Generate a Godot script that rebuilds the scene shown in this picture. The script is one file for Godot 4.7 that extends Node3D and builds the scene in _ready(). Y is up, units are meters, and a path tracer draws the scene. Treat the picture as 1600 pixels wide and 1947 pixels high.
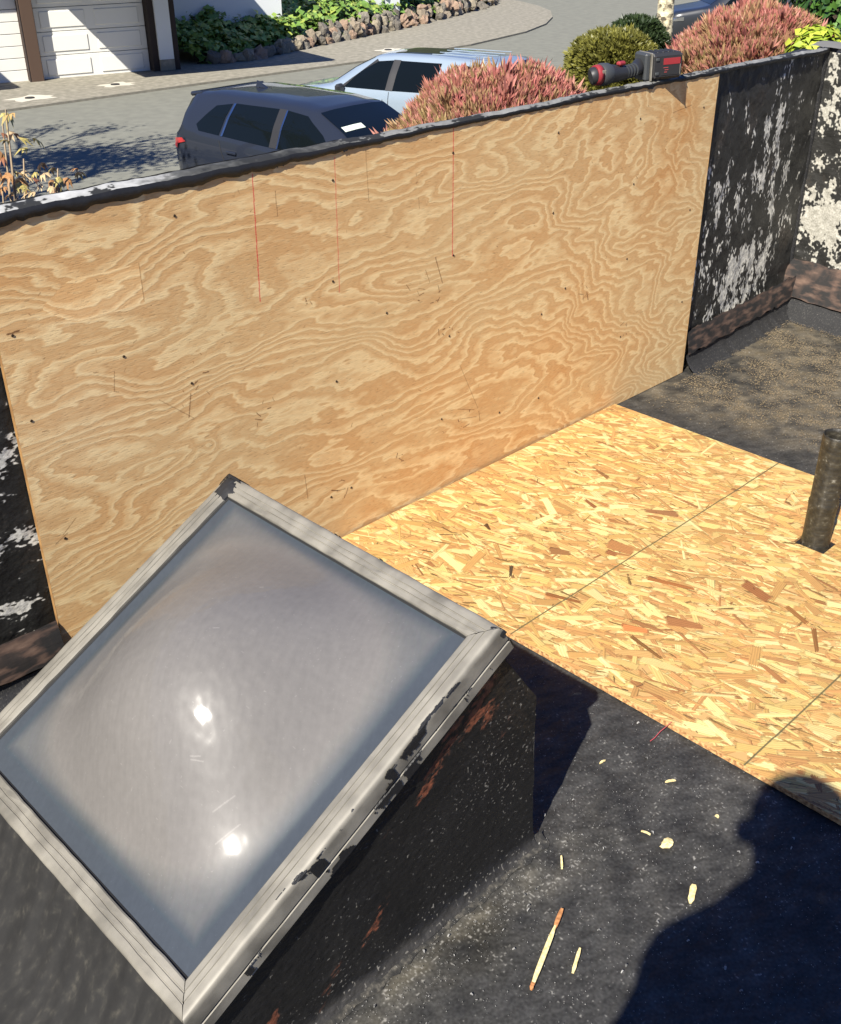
extends Node3D

# ---------------------------------------------------------------- helpers
var names := {}
var M := {}
var rng := RandomNumberGenerator.new()
const SUN := Vector3(0.684, -0.69, -0.235)
const GROUND := -2.5

func numbered(called: String) -> String:
	if not names.has(called):
		names[called] = 0
		return called
	names[called] += 1
	return "%s_%03d" % [called, names[called]]

func tag(o: Node, label: String, category: String, group := "", kind := "") -> void:
	if label: o.set_meta("label", label)
	if category: o.set_meta("category", category)
	if group: o.set_meta("group", group)
	if kind: o.set_meta("kind", kind)

func thing(called: String, label: String, category: String, at := Vector3.ZERO, group := "") -> Node3D:
	var o := Node3D.new()
	o.name = numbered(called)
	add_child(o, true)
	o.position = at
	tag(o, label, category, group)
	return o

func obj(called: String, mesh: Mesh, m: Material, parent: Node = null) -> MeshInstance3D:
	var o := MeshInstance3D.new()
	o.mesh = mesh
	o.material_override = m
	if parent == null:
		o.name = numbered(called)
		add_child(o, true)
	else:
		var n := called
		var k := 1
		while parent.has_node(NodePath(n)):
			n = "%s_%03d" % [called, k]
			k += 1
		o.name = n
		parent.add_child(o, true)
	return o

func struct(called: String, mesh: Mesh, m: Material) -> MeshInstance3D:
	var o := obj(called, mesh, m)
	o.set_meta("kind", "structure")
	return o

func lin(r: float, g: float, b: float) -> Color:
	return Color(r, g, b).linear_to_srgb()

func mat(c: Color, rough := 0.8, metal := 0.0, spec := 0.5) -> StandardMaterial3D:
	var m := StandardMaterial3D.new()
	m.albedo_color = c
	m.roughness = rough
	m.metallic = metal
	m.metallic_specular = spec
	return m

func bump(m: StandardMaterial3D, tex: Texture2D, scale_cm: float) -> StandardMaterial3D:
	m.heightmap_enabled = true
	m.heightmap_texture = tex
	m.heightmap_scale = scale_cm
	return m

func tri(m: StandardMaterial3D, s: float) -> StandardMaterial3D:
	m.uv1_triplanar = true
	m.uv1_scale = Vector3(s, s, s)
	return m

func st_new() -> SurfaceTool:
	var st := SurfaceTool.new()
	st.begin(Mesh.PRIMITIVE_TRIANGLES)
	return st

func done(st: SurfaceTool, normals := true) -> ArrayMesh:
	if normals: st.generate_normals()
	return st.commit()

func flat(st: SurfaceTool) -> void:
	st.set_smooth_group(-1)

# a, b, c, d run clockwise seen from the front
func quad(st: SurfaceTool, a: Vector3, b: Vector3, c: Vector3, d: Vector3, uv := Rect2(0, 0, 1, 1)) -> void:
	var u := [uv.position, Vector2(uv.end.x, uv.position.y), uv.end, Vector2(uv.position.x, uv.end.y)]
	var p := [a, b, c, d]
	for k in [0, 1, 2, 0, 2, 3]:
		st.set_uv(u[k])
		st.add_vertex(p[k])

func tri3(st: SurfaceTool, a: Vector3, b: Vector3, c: Vector3) -> void:
	for p in [a, b, c]:
		st.set_uv(Vector2(0.5, 0.5))
		st.add_vertex(p)

# chamfered box
func box(st: SurfaceTool, c: Vector3, s: Vector3, r := 0.0, bas := Basis()) -> void:
	flat(st)
	var h := s * 0.5
	var p := func(x: float, y: float, z: float) -> Vector3: return c + bas * Vector3(x, y, z)
	var ax := [Vector3.RIGHT, Vector3.UP, Vector3.BACK]
	for k in 3:
		var n: Vector3 = ax[k]
		var u: Vector3 = ax[(k + 1) % 3]
		var v: Vector3 = ax[(k + 2) % 3]
		var hn := n.dot(h)
		var hu := u.dot(h) - r
		var hv := v.dot(h) - r
		for sg in [-1.0, 1.0]:
			var q := [n * hn * sg - u * hu - v * hv, n * hn * sg + u * hu - v * hv, n * hn * sg + u * hu + v * hv, n * hn * sg - u * hu + v * hv]
			if sg > 0: q.reverse()
			quad(st, c + bas * q[0], c + bas * q[1], c + bas * q[2], c + bas * q[3])
	if r <= 0.0: return
	for k in 3:
		var n: Vector3 = ax[k]
		var u: Vector3 = ax[(k + 1) % 3]
		var v: Vector3 = ax[(k + 2) % 3]
		var hn := n.dot(h) - r
		for su in [-1.0, 1.0]:
			for sv in [-1.0, 1.0]:
				var a: Vector3 = u * u.dot(h) * su + v * (v.dot(h) - r) * sv
				var b: Vector3 = u * (u.dot(h) - r) * su + v * v.dot(h) * sv
				var q := [a - n * hn, a + n * hn, b + n * hn, b - n * hn]
				if su * sv < 0: q.reverse()
				quad(st, c + bas * q[0], c + bas * q[1], c + bas * q[2], c + bas * q[3])
	for sx in [-1.0, 1.0]:
		for sy in [-1.0, 1.0]:
			for sz in [-1.0, 1.0]:
				var a := c + bas * Vector3(sx * h.x, sy * (h.y - r), sz * (h.z - r))
				var b := c + bas * Vector3(sx * (h.x - r), sy * h.y, sz * (h.z - r))
				var d := c + bas * Vector3(sx * (h.x - r), sy * (h.y - r), sz * h.z)
				if sx * sy * sz > 0: tri3(st, a, d, b)
				else: tri3(st, a, b, d)

func box_mesh(c: Vector3, s: Vector3, r := 0.0, bas := Basis()) -> ArrayMesh:
	var st := st_new()
	box(st, c, s, r, bas)
	return done(st)

# tube through points with radii
func tube(st: SurfaceTool, pts: Array, rad: Array, sides := 10, caps := true) -> void:
	st.set_smooth_group(0)
	var rings := []
	var up := Vector3(0.31, 0.9, 0.17).normalized()
	for i in pts.size():
		var d: Vector3 = (pts[mini(i + 1, pts.size() - 1)] - pts[maxi(i - 1, 0)]).normalized()
		var x := d.cross(up).normalized()
		if absf(d.dot(up)) > 0.97: x = d.cross(Vector3.RIGHT).normalized()
		var y := x.cross(d)
		var ring := []
		for k in sides:
			var a := TAU * k / sides
			ring.append(pts[i] + (x * cos(a) + y * sin(a)) * rad[i])
		rings.append(ring)
	for i in pts.size() - 1:
		for k in sides:
			var k2 := (k + 1) % sides
			quad(st, rings[i][k], rings[i + 1][k], rings[i + 1][k2], rings[i][k2], Rect2(float(k) / sides, float(i), 1.0 / sides, 1.0))
	if caps:
		flat(st)
		for k in sides:
			var k2 := (k + 1) % sides
			tri3(st, pts[0], rings[0][k], rings[0][k2])
			tri3(st, pts[-1], rings[-1][k2], rings[-1][k])

# grid of points f(u, v) with u, v in 0..1; smooth
func grid(st: SurfaceTool, nu: int, nv: int, f: Callable, uvs := Rect2(0, 0, 1, 1)) -> void:
	st.set_smooth_group(0)
	var p := []
	for j in nv + 1:
		var row := PackedVector3Array()
		for i in nu + 1:
			row.append(f.call(float(i) / nu, float(j) / nv))
		p.append(row)
	for j in nv:
		for i in nu:
			var r := Rect2(uvs.position + Vector2(uvs.size.x * i / nu, uvs.size.y * j / nv), Vector2(uvs.size.x / nu, uvs.size.y / nv))
			quad(st, p[j][i], p[j][i + 1], p[j + 1][i + 1], p[j + 1][i], r)

func noise(sd: int, freq: float, oct := 3, type := FastNoiseLite.TYPE_SIMPLEX_SMOOTH) -> FastNoiseLite:
	var n := FastNoiseLite.new()
	n.seed = sd
	n.frequency = freq
	n.noise_type = type
	n.fractal_type = FastNoiseLite.FRACTAL_FBM if oct > 1 else FastNoiseLite.FRACTAL_NONE
	n.fractal_octaves = oct
	return n

# an image computed row by row on all threads: f(row) returns its RGB bytes (or L bytes)
func painted(w: int, h: int, f: Callable, form := Image.FORMAT_RGB8) -> Image:
	var rows := []
	rows.resize(h)
	var id := WorkerThreadPool.add_group_task(func(y: int) -> void: rows[y] = f.call(y), h)
	WorkerThreadPool.wait_for_group_task_completion(id)
	var data := PackedByteArray()
	for r in rows: data.append_array(r)
	return Image.create_from_data(w, h, false, form, data)

func tex(im: Image) -> ImageTexture:
	return ImageTexture.create_from_image(im)

func noise_tex(sd: int, size: int, freq: float, oct: int, ramp: Array) -> NoiseTexture2D:
	var t := NoiseTexture2D.new()
	t.width = size
	t.height = size
	t.seamless = true
	t.noise = noise(sd, freq, oct)
	if ramp.size():
		var g := Gradient.new()
		var off := PackedFloat32Array()
		var col := PackedColorArray()
		for r in ramp:
			off.append(r[0])
			col.append(r[1])
		g.offsets = off
		g.colors = col
		t.color_ramp = g
	return t

func sstep(a: float, b: float, x: float) -> float:
	var t := clampf((x - a) / (b - a), 0.0, 1.0)
	return t * t * (3.0 - 2.0 * t)

func blob(x: float, y: float, cx: float, cy: float, rx: float, ry: float) -> float:
	var dx := (x - cx) / rx
	var dy := (y - cy) / ry
	return exp(-(dx * dx + dy * dy))

func put(b: PackedByteArray, i: int, r: float, g: float, bl: float) -> void:
	b[i] = int(clampf(r, 0, 255))
	b[i + 1] = int(clampf(g, 0, 255))
	b[i + 2] = int(clampf(bl, 0, 255))

func scatter(called: String, mesh: Mesh, m: Material, xf: Array, cols: Array, parent: Node = null) -> MultiMeshInstance3D:
	var mm := MultiMesh.new()
	mm.transform_format = MultiMesh.TRANSFORM_3D
	mm.use_colors = cols.size() > 0
	mm.mesh = mesh
	mm.instance_count = xf.size()
	for i in xf.size():
		mm.set_instance_transform(i, xf[i])
		if cols.size(): mm.set_instance_color(i, cols[i])
	var o := MultiMeshInstance3D.new()
	o.multimesh = mm
	o.material_override = m
	if parent == null:
		o.name = numbered(called)
		add_child(o, true)
	else:
		o.name = called
		parent.add_child(o, true)
	o.set_meta("kind", "stuff")
	return o

func rand_basis(n: Vector3, spin: float) -> Basis:
	var x := n.cross(Vector3(0.12, 0.3, 0.95)).normalized()
	var z := x.cross(n).normalized()
	return Basis(x, n, z) * Basis(Vector3.UP, spin)

# ---------------------------------------------------------------- set-up
func _ready() -> void:
	rng.seed = 7
	setup()
	materials()
	street()
	garages()
	planter()
	roof()
	parapets()
	plywood()
	osb()
	pipe()
	skylight()
	cars()
	shrubs()
	trees()
	maple()
	power_tool()
	debris()
	photographer()

func setup() -> void:
	var cam := Camera3D.new()
	cam.name = "camera"
	cam.transform = Transform3D(Basis(Vector3(0.71306, -0.00644, 0.70107), Vector3(0.35678, 0.86413, -0.35495), Vector3(-0.60353, 0.50323, 0.61847)).orthonormalized(), Vector3(-0.76586, 1.52610, 1.92049))
	cam.fov = 51.0156
	cam.near = 0.05
	cam.far = 400.0
	add_child(cam)
	cam.current = true
	var we := WorldEnvironment.new()
	we.name = "world_environment"
	var e := Environment.new()
	e.background_mode = Environment.BG_SKY
	var sky := Sky.new()
	var sm := ProceduralSkyMaterial.new()
	sm.sky_top_color = Color(0.20, 0.36, 0.66)
	sm.sky_horizon_color = Color(0.66, 0.76, 0.88)
	sm.sky_curve = 0.12
	sm.ground_bottom_color = Color(0.20, 0.19, 0.17)
	sm.ground_horizon_color = Color(0.52, 0.54, 0.54)
	sm.sky_energy_multiplier = 0.8
	sm.sun_angle_max = 12.0
	sky.sky_material = sm
	e.sky = sky
	e.tonemap_mode = Environment.TONE_MAPPER_LINEAR
	e.tonemap_exposure = 2.0
	e.sdfgi_enabled = true
	e.ssao_enabled = true
	e.ssil_enabled = true
	we.environment = e
	add_child(we)
	var sun := DirectionalLight3D.new()
	sun.name = "sun"
	sun.light_energy = 1.6
	sun.light_angular_distance = 0.5
	sun.light_color = Color(1.0, 0.975, 0.93)
	sun.shadow_enabled = true
	add_child(sun)
	sun.look_at_from_position(Vector3.ZERO, SUN, Vector3.UP)

func materials() -> void:
	var grain := noise_tex(11, 512, 0.05, 4, [])
	var fine := noise_tex(12, 512, 0.22, 3, [])
	M.grain = grain
	M.fine = fine
	# black bitumen for everything without a sheet of its own
	var tar := mat(Color.WHITE, 0.62)
	tar.albedo_texture = noise_tex(21, 1024, 0.06, 5, [[0.0, Color8(22, 22, 23)], [0.5, Color8(34, 34, 35)], [0.78, Color8(46, 45, 44)], [0.86, Color8(120, 116, 108)], [1.0, Color8(160, 155, 146)]])
	M.tar = bump(tri(tar, 2.2), fine, 0.05)
	M.tar_plain = bump(tri(mat(Color8(26, 26, 27), 0.55), 3.0), grain, 0.06)
	var alu := mat(Color.WHITE, 0.55, 0.15)
	alu.albedo_texture = noise_tex(31, 512, 0.02, 5, [[0.0, Color8(84, 82, 75)], [0.38, Color8(112, 108, 99)], [0.6, Color8(128, 124, 114)], [1.0, Color8(146, 141, 130)]])
	M.alu = bump(tri(alu, 1.1), fine, 0.006)
	var dome := mat(Color.WHITE, 0.46, 0.0, 0.3)
	dome.vertex_color_use_as_albedo = true
	dome.clearcoat_enabled = true
	dome.clearcoat = 0.34
	dome.clearcoat_roughness = 0.11
	M.dome = dome
	M.flange = mat(lin(0.07, 0.085, 0.10), 0.16, 0.0, 0.6)
	M.flange.clearcoat_enabled = true
	M.flange.clearcoat = 0.6
	M.flange.clearcoat_roughness = 0.12
	M.dark = mat(Color8(16, 16, 17), 0.8)
	var asphalt := mat(Color.WHITE, 0.9, 0.0, 0.3)
	asphalt.albedo_texture = noise_tex(41, 1024, 0.012, 6, [[0.0, Color8(110, 110, 101)], [0.5, Color8(117, 117, 107)], [1.0, Color8(124, 124, 113)]])
	M.asphalt = tri(asphalt, 0.22)
	var conc := mat(Color.WHITE, 0.9, 0.0, 0.3)
	conc.albedo_texture = noise_tex(42, 1024, 0.02, 6, [[0.0, Color8(112, 108, 97)], [0.35, Color8(128, 124, 111)], [0.6, Color8(136, 131, 118)], [1.0, Color8(156, 151, 137)]])
	M.concrete = tri(conc, 0.22)
	M.pad = bump(tri(mat(Color8(190, 184, 168), 0.9), 2.0), grain, 0.1)
	M.white_paint = mat(Color8(222, 221, 214), 0.6)
	M.white_wall = bump(tri(mat(Color8(206, 210, 210), 0.8), 1.0), grain, 0.2)
	M.brown_wood = bump(tri(mat(Color8(78, 60, 48), 0.8), 2.0), grain, 0.05)
	M.dark_wood = bump(tri(mat(Color8(44, 34, 30), 0.8), 2.0), grain, 0.05)
	M.glass_dark = mat(lin(0.004, 0.006, 0.007), 0.04, 0.0, 0.36)
	M.rubber = mat(lin(0.02, 0.02, 0.02), 0.85)
	M.soil = bump(tri(mat(lin(0.05, 0.035, 0.022), 0.95), 1.0), grain, 2.0)
	var leaf := mat(Color.WHITE, 0.5)
	leaf.vertex_color_use_as_albedo = true
	leaf.backlight_enabled = true
	leaf.backlight = Color(0.35, 0.35, 0.35)
	M.leaf = leaf
	M.chrome = mat(lin(0.6, 0.6, 0.6), 0.2, 1.0)
	M.black_plastic = mat(lin(0.02, 0.02, 0.021), 0.45)

# ---------------------------------------------------------------- street
func poly_sheet(pts: Array, y: float, h := 0.0) -> ArrayMesh:
	var st := st_new()
	flat(st)
	var p := PackedVector2Array(pts)
	if Geometry2D.is_polygon_clockwise(p): p.reverse()
	var ix := Geometry2D.triangulate_polygon(p)
	for k in range(0, ix.size(), 3):
		var a := Vector3(p[ix[k]].x, y, p[ix[k]].y)
		var b := Vector3(p[ix[k + 1]].x, y, p[ix[k + 1]].y)
		var c := Vector3(p[ix[k + 2]].x, y, p[ix[k + 2]].y)
		if (b - a).cross(c - a).y > 0: tri3(st, a, c, b)
		else: tri3(st, a, b, c)
	if h > 0.0:
		for k in p.size():
			var a := p[k]
			var b := p[(k + 1) % p.size()]
			quad(st, Vector3(b.x, y, b.y), Vector3(a.x, y, a.y), Vector3(a.x, y - h, a.y), Vector3(b.x, y - h, b.y))
	return done(st)

func street() -> void:
	struct("ground", poly_sheet([Vector2(-150, -150), Vector2(150, -150), Vector2(150, 60), Vector2(-150, 60)], GROUND - 0.03), M.soil)
	struct("road", poly_sheet([Vector2(-60, -120), Vector2(120, -120), Vector2(120, -9), Vector2(20, -9), Vector2(20, -4.5), Vector2(4.5, -4.5), Vector2(4.5, -12.5), Vector2(-60, -12.5)], GROUND), M.asphalt)
	var hn := noise(45, 0.05, 4)
	var hs := st_new()
	grid(hs, 60, 16, func(u: float, v: float) -> Vector3:
		var x := lerpf(-90.0, 130.0, u)
		var z := lerpf(-44.0, -110.0, v)
		return Vector3(x, GROUND - 1.0 + 20.0 * sin(minf(v * 1.4, 1.0) * PI * 0.5) + 5.0 * v * hn.get_noise_2d(x, z * 2.0) + 2.0 * hn.get_noise_2d(x * 5.0, z * 5.0), z))
	var hm := tri(mat(Color.WHITE, 0.95), 0.05)
	hm.albedo_texture = noise_tex(46, 512, 0.03, 5, [[0.0, Color8(26, 34, 18)], [0.5, Color8(54, 62, 34)], [1.0, Color8(96, 92, 62)]])
	struct("hill", done(hs), hm)
	var walk := [Vector2(-40, -21.1), Vector2(12.6, -21.1), Vector2(19.8, -21.05), Vector2(24.1, -21.3), Vector2(27.6, -22.2), Vector2(29.8, -23.2), Vector2(31.6, -24.4), Vector2(33.2, -25.8), Vector2(34.4, -27.4), Vector2(35.4, -29.2), Vector2(36.2, -32), Vector2(38, -40), Vector2(-40, -40)]
	struct("pavement", poly_sheet(walk, GROUND + 0.05, 0.08), M.concrete)
	var spots := [[Vector3(10.7, GROUND + 0.054, -22.02), 0.36, "white concrete pad round a dark valve lid left of the larger garage door"], [Vector3(13.0, GROUND + 0.054, -22.3), 0.30, "pale concrete pad round a valve lid before the sunlit garage door"], [Vector3(21.6, GROUND + 0.054, -22.1), 0.3, "pale patch round a valve lid below the rock wall"]]
	for s in spots:
		var o := thing("valve_cover", s[2], "valve cover", s[0], "valve covers in the pavement")
		var st := st_new()
		flat(st)
		var n := 14
		for k in n:
			var r0: float = s[1] * (1.0 + 0.3 * sin(k * 2.1 + s[1] * 9))
			var r1: float = s[1] * (1.0 + 0.3 * sin(((k + 1) % n) * 2.1 + s[1] * 9))
			tri3(st, Vector3.ZERO, Vector3(cos(TAU * k / n) * r0 * 1.5, 0, sin(TAU * k / n) * r0), Vector3(cos(TAU * (k + 1) / n) * r1 * 1.5, 0, sin(TAU * (k + 1) / n) * r1))
		obj("pad", done(st), M.pad, o)
		var l := CylinderMesh.new()
		l.top_radius = 0.1
		l.bottom_radius = 0.11
		l.height = 0.02
		obj("lid", l, M.rubber, o).position = Vector3(-0.05, 0.008, -0.02)

# ---------------------------------------------------------------- garages
func garages() -> void:
	var A := Vector3(12.1025, GROUND, -24.0855)
	var T := Vector3(0.97349, 0, 0.22874)
	var N := Vector3(-0.22874, 0, 0.97349)
	var b := Basis(T, Vector3.UP, N)
	var g := thing("garage_building", "white garage row with brown posts and panelled doors across the street", "building", A)
	g.basis = b
	# local axes: x along the wall, y up from the pavement, z out of the wall
	var st := st_new()
	box(st, Vector3(-4.0, 1.5, -3.35), Vector3(15.0, 3.0, 6.0), 0.0)
	obj("wall", done(st), M.white_wall, g)
	obj("wall", box_mesh(Vector3(3.06, 1.62, -0.12), Vector3(0.37, 2.6, 0.40)), M.white_wall, g)
	obj("footing", box_mesh(Vector3(3.06, 0.19, -0.12), Vector3(0.37, 0.26, 0.42)), M.concrete, g)
	obj("wall", box_mesh(Vector3(5.5, 1.75, -2.6), Vector3(3.9, 2.5, 0.3)), M.white_wall, g)
	obj("wall", box_mesh(Vector3(9.6, 1.75, -5.2), Vector3(6.5, 3.5, 0.3)), M.white_wall, g)
	for p in [[-0.17, 0.30, "brown"], [2.80, 0.17, "dark"], [3.33, 0.17, "dark"], [-3.30, 0.30, "brown"]]:
		obj("post", box_mesh(Vector3(p[0], 1.44, -0.16), Vector3(p[1], 2.88, 0.34), 0.012), M.brown_wood if p[2] == "brown" else M.dark_wood, g)
	obj("trim", box_mesh(Vector3(-0.338, 1.44, -0.04), Vector3(0.03, 2.88, 0.1), 0.006), M.dark_wood, g)
	# doors
	for d in [[1.355, 2.70, true], [-1.72, 2.78, false]]:
		var st2 := st_new()
		var cx: float = d[0]
		var w: float = d[1]
		var rows := 4 if d[2] else 8
		var rh := 2.12 / rows
		for r in rows:
			box(st2, Vector3(cx, 0.03 + rh * (r + 0.5), -0.305), Vector3(w, rh - 0.014, 0.07), 0.006)
		var door := obj("door", done(st2), M.white_paint, g)
		if d[2]:
			for r in rows:
				for c in 2:
					var s3 := st_new()
					var pc := Vector3(cx + (c - 0.5) * 1.32, 0.03 + rh * (r + 0.5), -0.262)
					box(s3, pc, Vector3(1.08, rh - 0.17, 0.026), 0.012)
					obj("panel", done(s3), M.white_paint, door)
		obj("sill", box_mesh(Vector3(cx, 0.018, -0.1), Vector3(w, 0.035, 0.44), 0.008), M.pad, g)
	# the roof edge: shallow before the doors, deep to either side of them
	obj("eave", box_mesh(Vector3(-1.89, 3.0, -0.03), Vector3(3.14, 0.22, 1.02)), M.dark_wood, g)
	obj("eave", box_mesh(Vector3(2.24, 3.0, 0.97), Vector3(5.12, 0.22, 2.86)), M.dark_wood, g)
	obj("eave", box_mesh(Vector3(-7.5, 3.0, 0.97), Vector3(8.08, 0.22, 2.86)), M.dark_wood, g)
	obj("roof", box_mesh(Vector3(-3.6, 3.26, -3.2), Vector3(16.8, 0.29, 6.4)), M.dark, g)

# ---------------------------------------------------------------- planter across the street
func lump(sd: int, sx: float, sy: float, sz: float, rough := 0.28) -> ArrayMesh:
	var n := noise(sd, 1.0, 2)
	var st := st_new()
	st.set_smooth_group(-1)
	var f := func(u: float, v: float) -> Vector3:
		var th := TAU * u
		var ph := PI * v
		var d := Vector3(sin(ph) * cos(th), cos(ph), sin(ph) * sin(th))
		var m := maxf(absf(d.x), maxf(absf(d.y), absf(d.z)))
		d = d.lerp(d / m * 0.8, 0.45)
		d *= 1.0 + rough * n.get_noise_3d(d.x * 1.2, d.y * 1.2, d.z * 1.2)
		return Vector3(d.x * sx, d.y * sy, d.z * sz)
	var nu := 10
	var nv := 6
	for j in nv:
		for i in nu:
			var u0 := float(i) / nu
			var u1 := fmod(float(i + 1) / nu, 1.0)
			var v0 := float(j) / nv
			var v1 := float(j + 1) / nv
			var a: Vector3 = f.call(u0, v0)
			var b: Vector3 = f.call(u1, v0)
			var c: Vector3 = f.call(u1, v1)
			var d2: Vector3 = f.call(u0, v1)
			if j > 0: tri3(st, a, c, b)
			if j < nv - 1: tri3(st, a, d2, c)
	return done(st)

func leaf_mesh(l: float, w: float, bend: float) -> ArrayMesh:
	var st := st_new()
	st.set_smooth_group(0)
	var a := Vector3(0, 0, 0)
	var b := Vector3(-w * 0.5, bend * 0.5, l * 0.45)
	var c := Vector3(w * 0.5, bend * 0.5, l * 0.45)
	var m := Vector3(0, bend * 0.2, l * 0.5)
	var d := Vector3(0, -bend, l)
	tri3(st, a, b, m)
	tri3(st, a, m, c)
	tri3(st, b, d, m)
	tri3(st, m, d, c)
	return done(st)

func planter() -> void:
	var line := [Vector2(16.3, -23.45), Vector2(17.9, -23.3), Vector2(19.7, -24.0), Vector2(22.3, -24.75), Vector2(25.2, -25.55), Vector2(29.5, -27.1), Vector2(33.6, -28.9), Vector2(36.0, -31.5)]
	var along := func(t: float) -> Vector2:
		var f := clampf(t, 0, 0.9999) * (line.size() - 1)
		var i := int(f)
		return line[i].lerp(line[i + 1], f - i)
	# rock wall
	var rocks := thing("rock_wall", "low retaining wall of rough grey fieldstones under the ivy bank", "wall", Vector3(19.7, GROUND, -24.0))
	var rmats := []
	for k in 5:
		var c: Array = [[150, 140, 120], [128, 122, 110], [142, 130, 112], [112, 106, 96], [156, 132, 112]][k]
		var m := bump(tri(mat(Color8(c[0], c[1], c[2]), 0.9), 1.3), M.grain, 3.0)
		rmats.append(m)
	var meshes := []
	for k in 8:
		meshes.append(lump(100 + k, 0.27 + 0.04 * (k % 3), 0.2 + 0.03 * (k % 4), 0.22, 0.5))
	var r := RandomNumberGenerator.new()
	r.seed = 5
	for row in 3:
		var t := 0.03 + row * 0.012
		while t < 0.99:
			var p: Vector2 = along.call(t)
			var high := sstep(0.12, 0.5, t)
			var step := r.randf_range(0.32, 0.56) / 21.5
			if row == 0 or (row == 1 and high > 0.15) or (row == 2 and high > 0.7):
				var o := obj("stone", meshes[r.randi() % 8], rmats[r.randi() % 5], rocks)
				var q: Vector2 = along.call(t + 0.01)
				var nrm := (q - p).orthogonal().normalized()
				o.position = Vector3(p.x, GROUND + 0.12 + row * 0.15 * (0.75 + 0.35 * high), p.y) - rocks.position + Vector3(r.randf_range(-0.05, 0.05), r.randf_range(-0.06, 0.06), -0.09 * row - r.randf_range(0.0, 0.12))
				o.rotation = Vector3(r.randf_range(-0.4, 0.4), r.randf_range(0, TAU), r.randf_range(-0.4, 0.4))
				var k := r.randf_range(0.5, 0.82)
				o.scale = Vector3(k * r.randf_range(0.85, 1.1), k * r.randf_range(0.9, 1.3), k)
			t += step
	# the bank and its ivy
	var bn := noise(51, 0.55, 3)
	var bank := func(u: float, v: float) -> Vector3:
		var p: Vector2 = along.call(u)
		var high := sstep(0.10, 0.45, u)
		var d := v * 4.6
		var h := lerpf(0.32, 0.55, high) + sin(clampf(v * 1.25, 0, 1) * PI * 0.5) * lerpf(0.75, 1.05, high)
		h += bn.get_noise_2d(p.x + d, d * 1.7) * 0.34
		if v < 0.02: h -= 0.25
		return Vector3(p.x - d * 0.25, GROUND + h, p.y - 0.25 - d)
	var hedge := thing("ivy_bank", "bright green ivy covering the bank behind the rock wall", "ivy", Vector3(22, GROUND, -27))
	var st := st_new()
	grid(st, 50, 12, func(u: float, v: float) -> Vector3: return bank.call(u, v) - hedge.position - Vector3(0, 0.12, 0))
	obj("soil", done(st), M.soil, hedge)
	var xf := []
	var cols := []
	for k in 20000:
		var u := r.randf()
		var v := r.randf() * r.randf_range(0.3, 1.0)
		var p: Vector3 = bank.call(u, v)
		var clump := bn.get_noise_2d(p.x * 3.0 + 40, p.z * 3.0)
		if clump < -0.24: continue
		var n := Vector3(r.randf_range(-0.7, 0.7), 1.0, r.randf_range(-0.2, 1.1)).normalized()
		var s := r.randf_range(0.7, 1.35)
		xf.append(Transform3D(rand_basis(n, r.randf() * TAU).scaled(Vector3(s, s, s)), p - hedge.position + Vector3(r.randf_range(-0.1, 0.1), r.randf_range(-0.16, 0.14) + clump * 0.25, r.randf_range(-0.1, 0.1))))
		var g := r.randf()
		cols.append(Color(0.10 + 0.17 * g * g, 0.17 + 0.15 * g, 0.028 + 0.03 * g))
	scatter("leaves", leaf_mesh(0.19, 0.16, 0.04), M.leaf, xf, cols, hedge)

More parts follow.
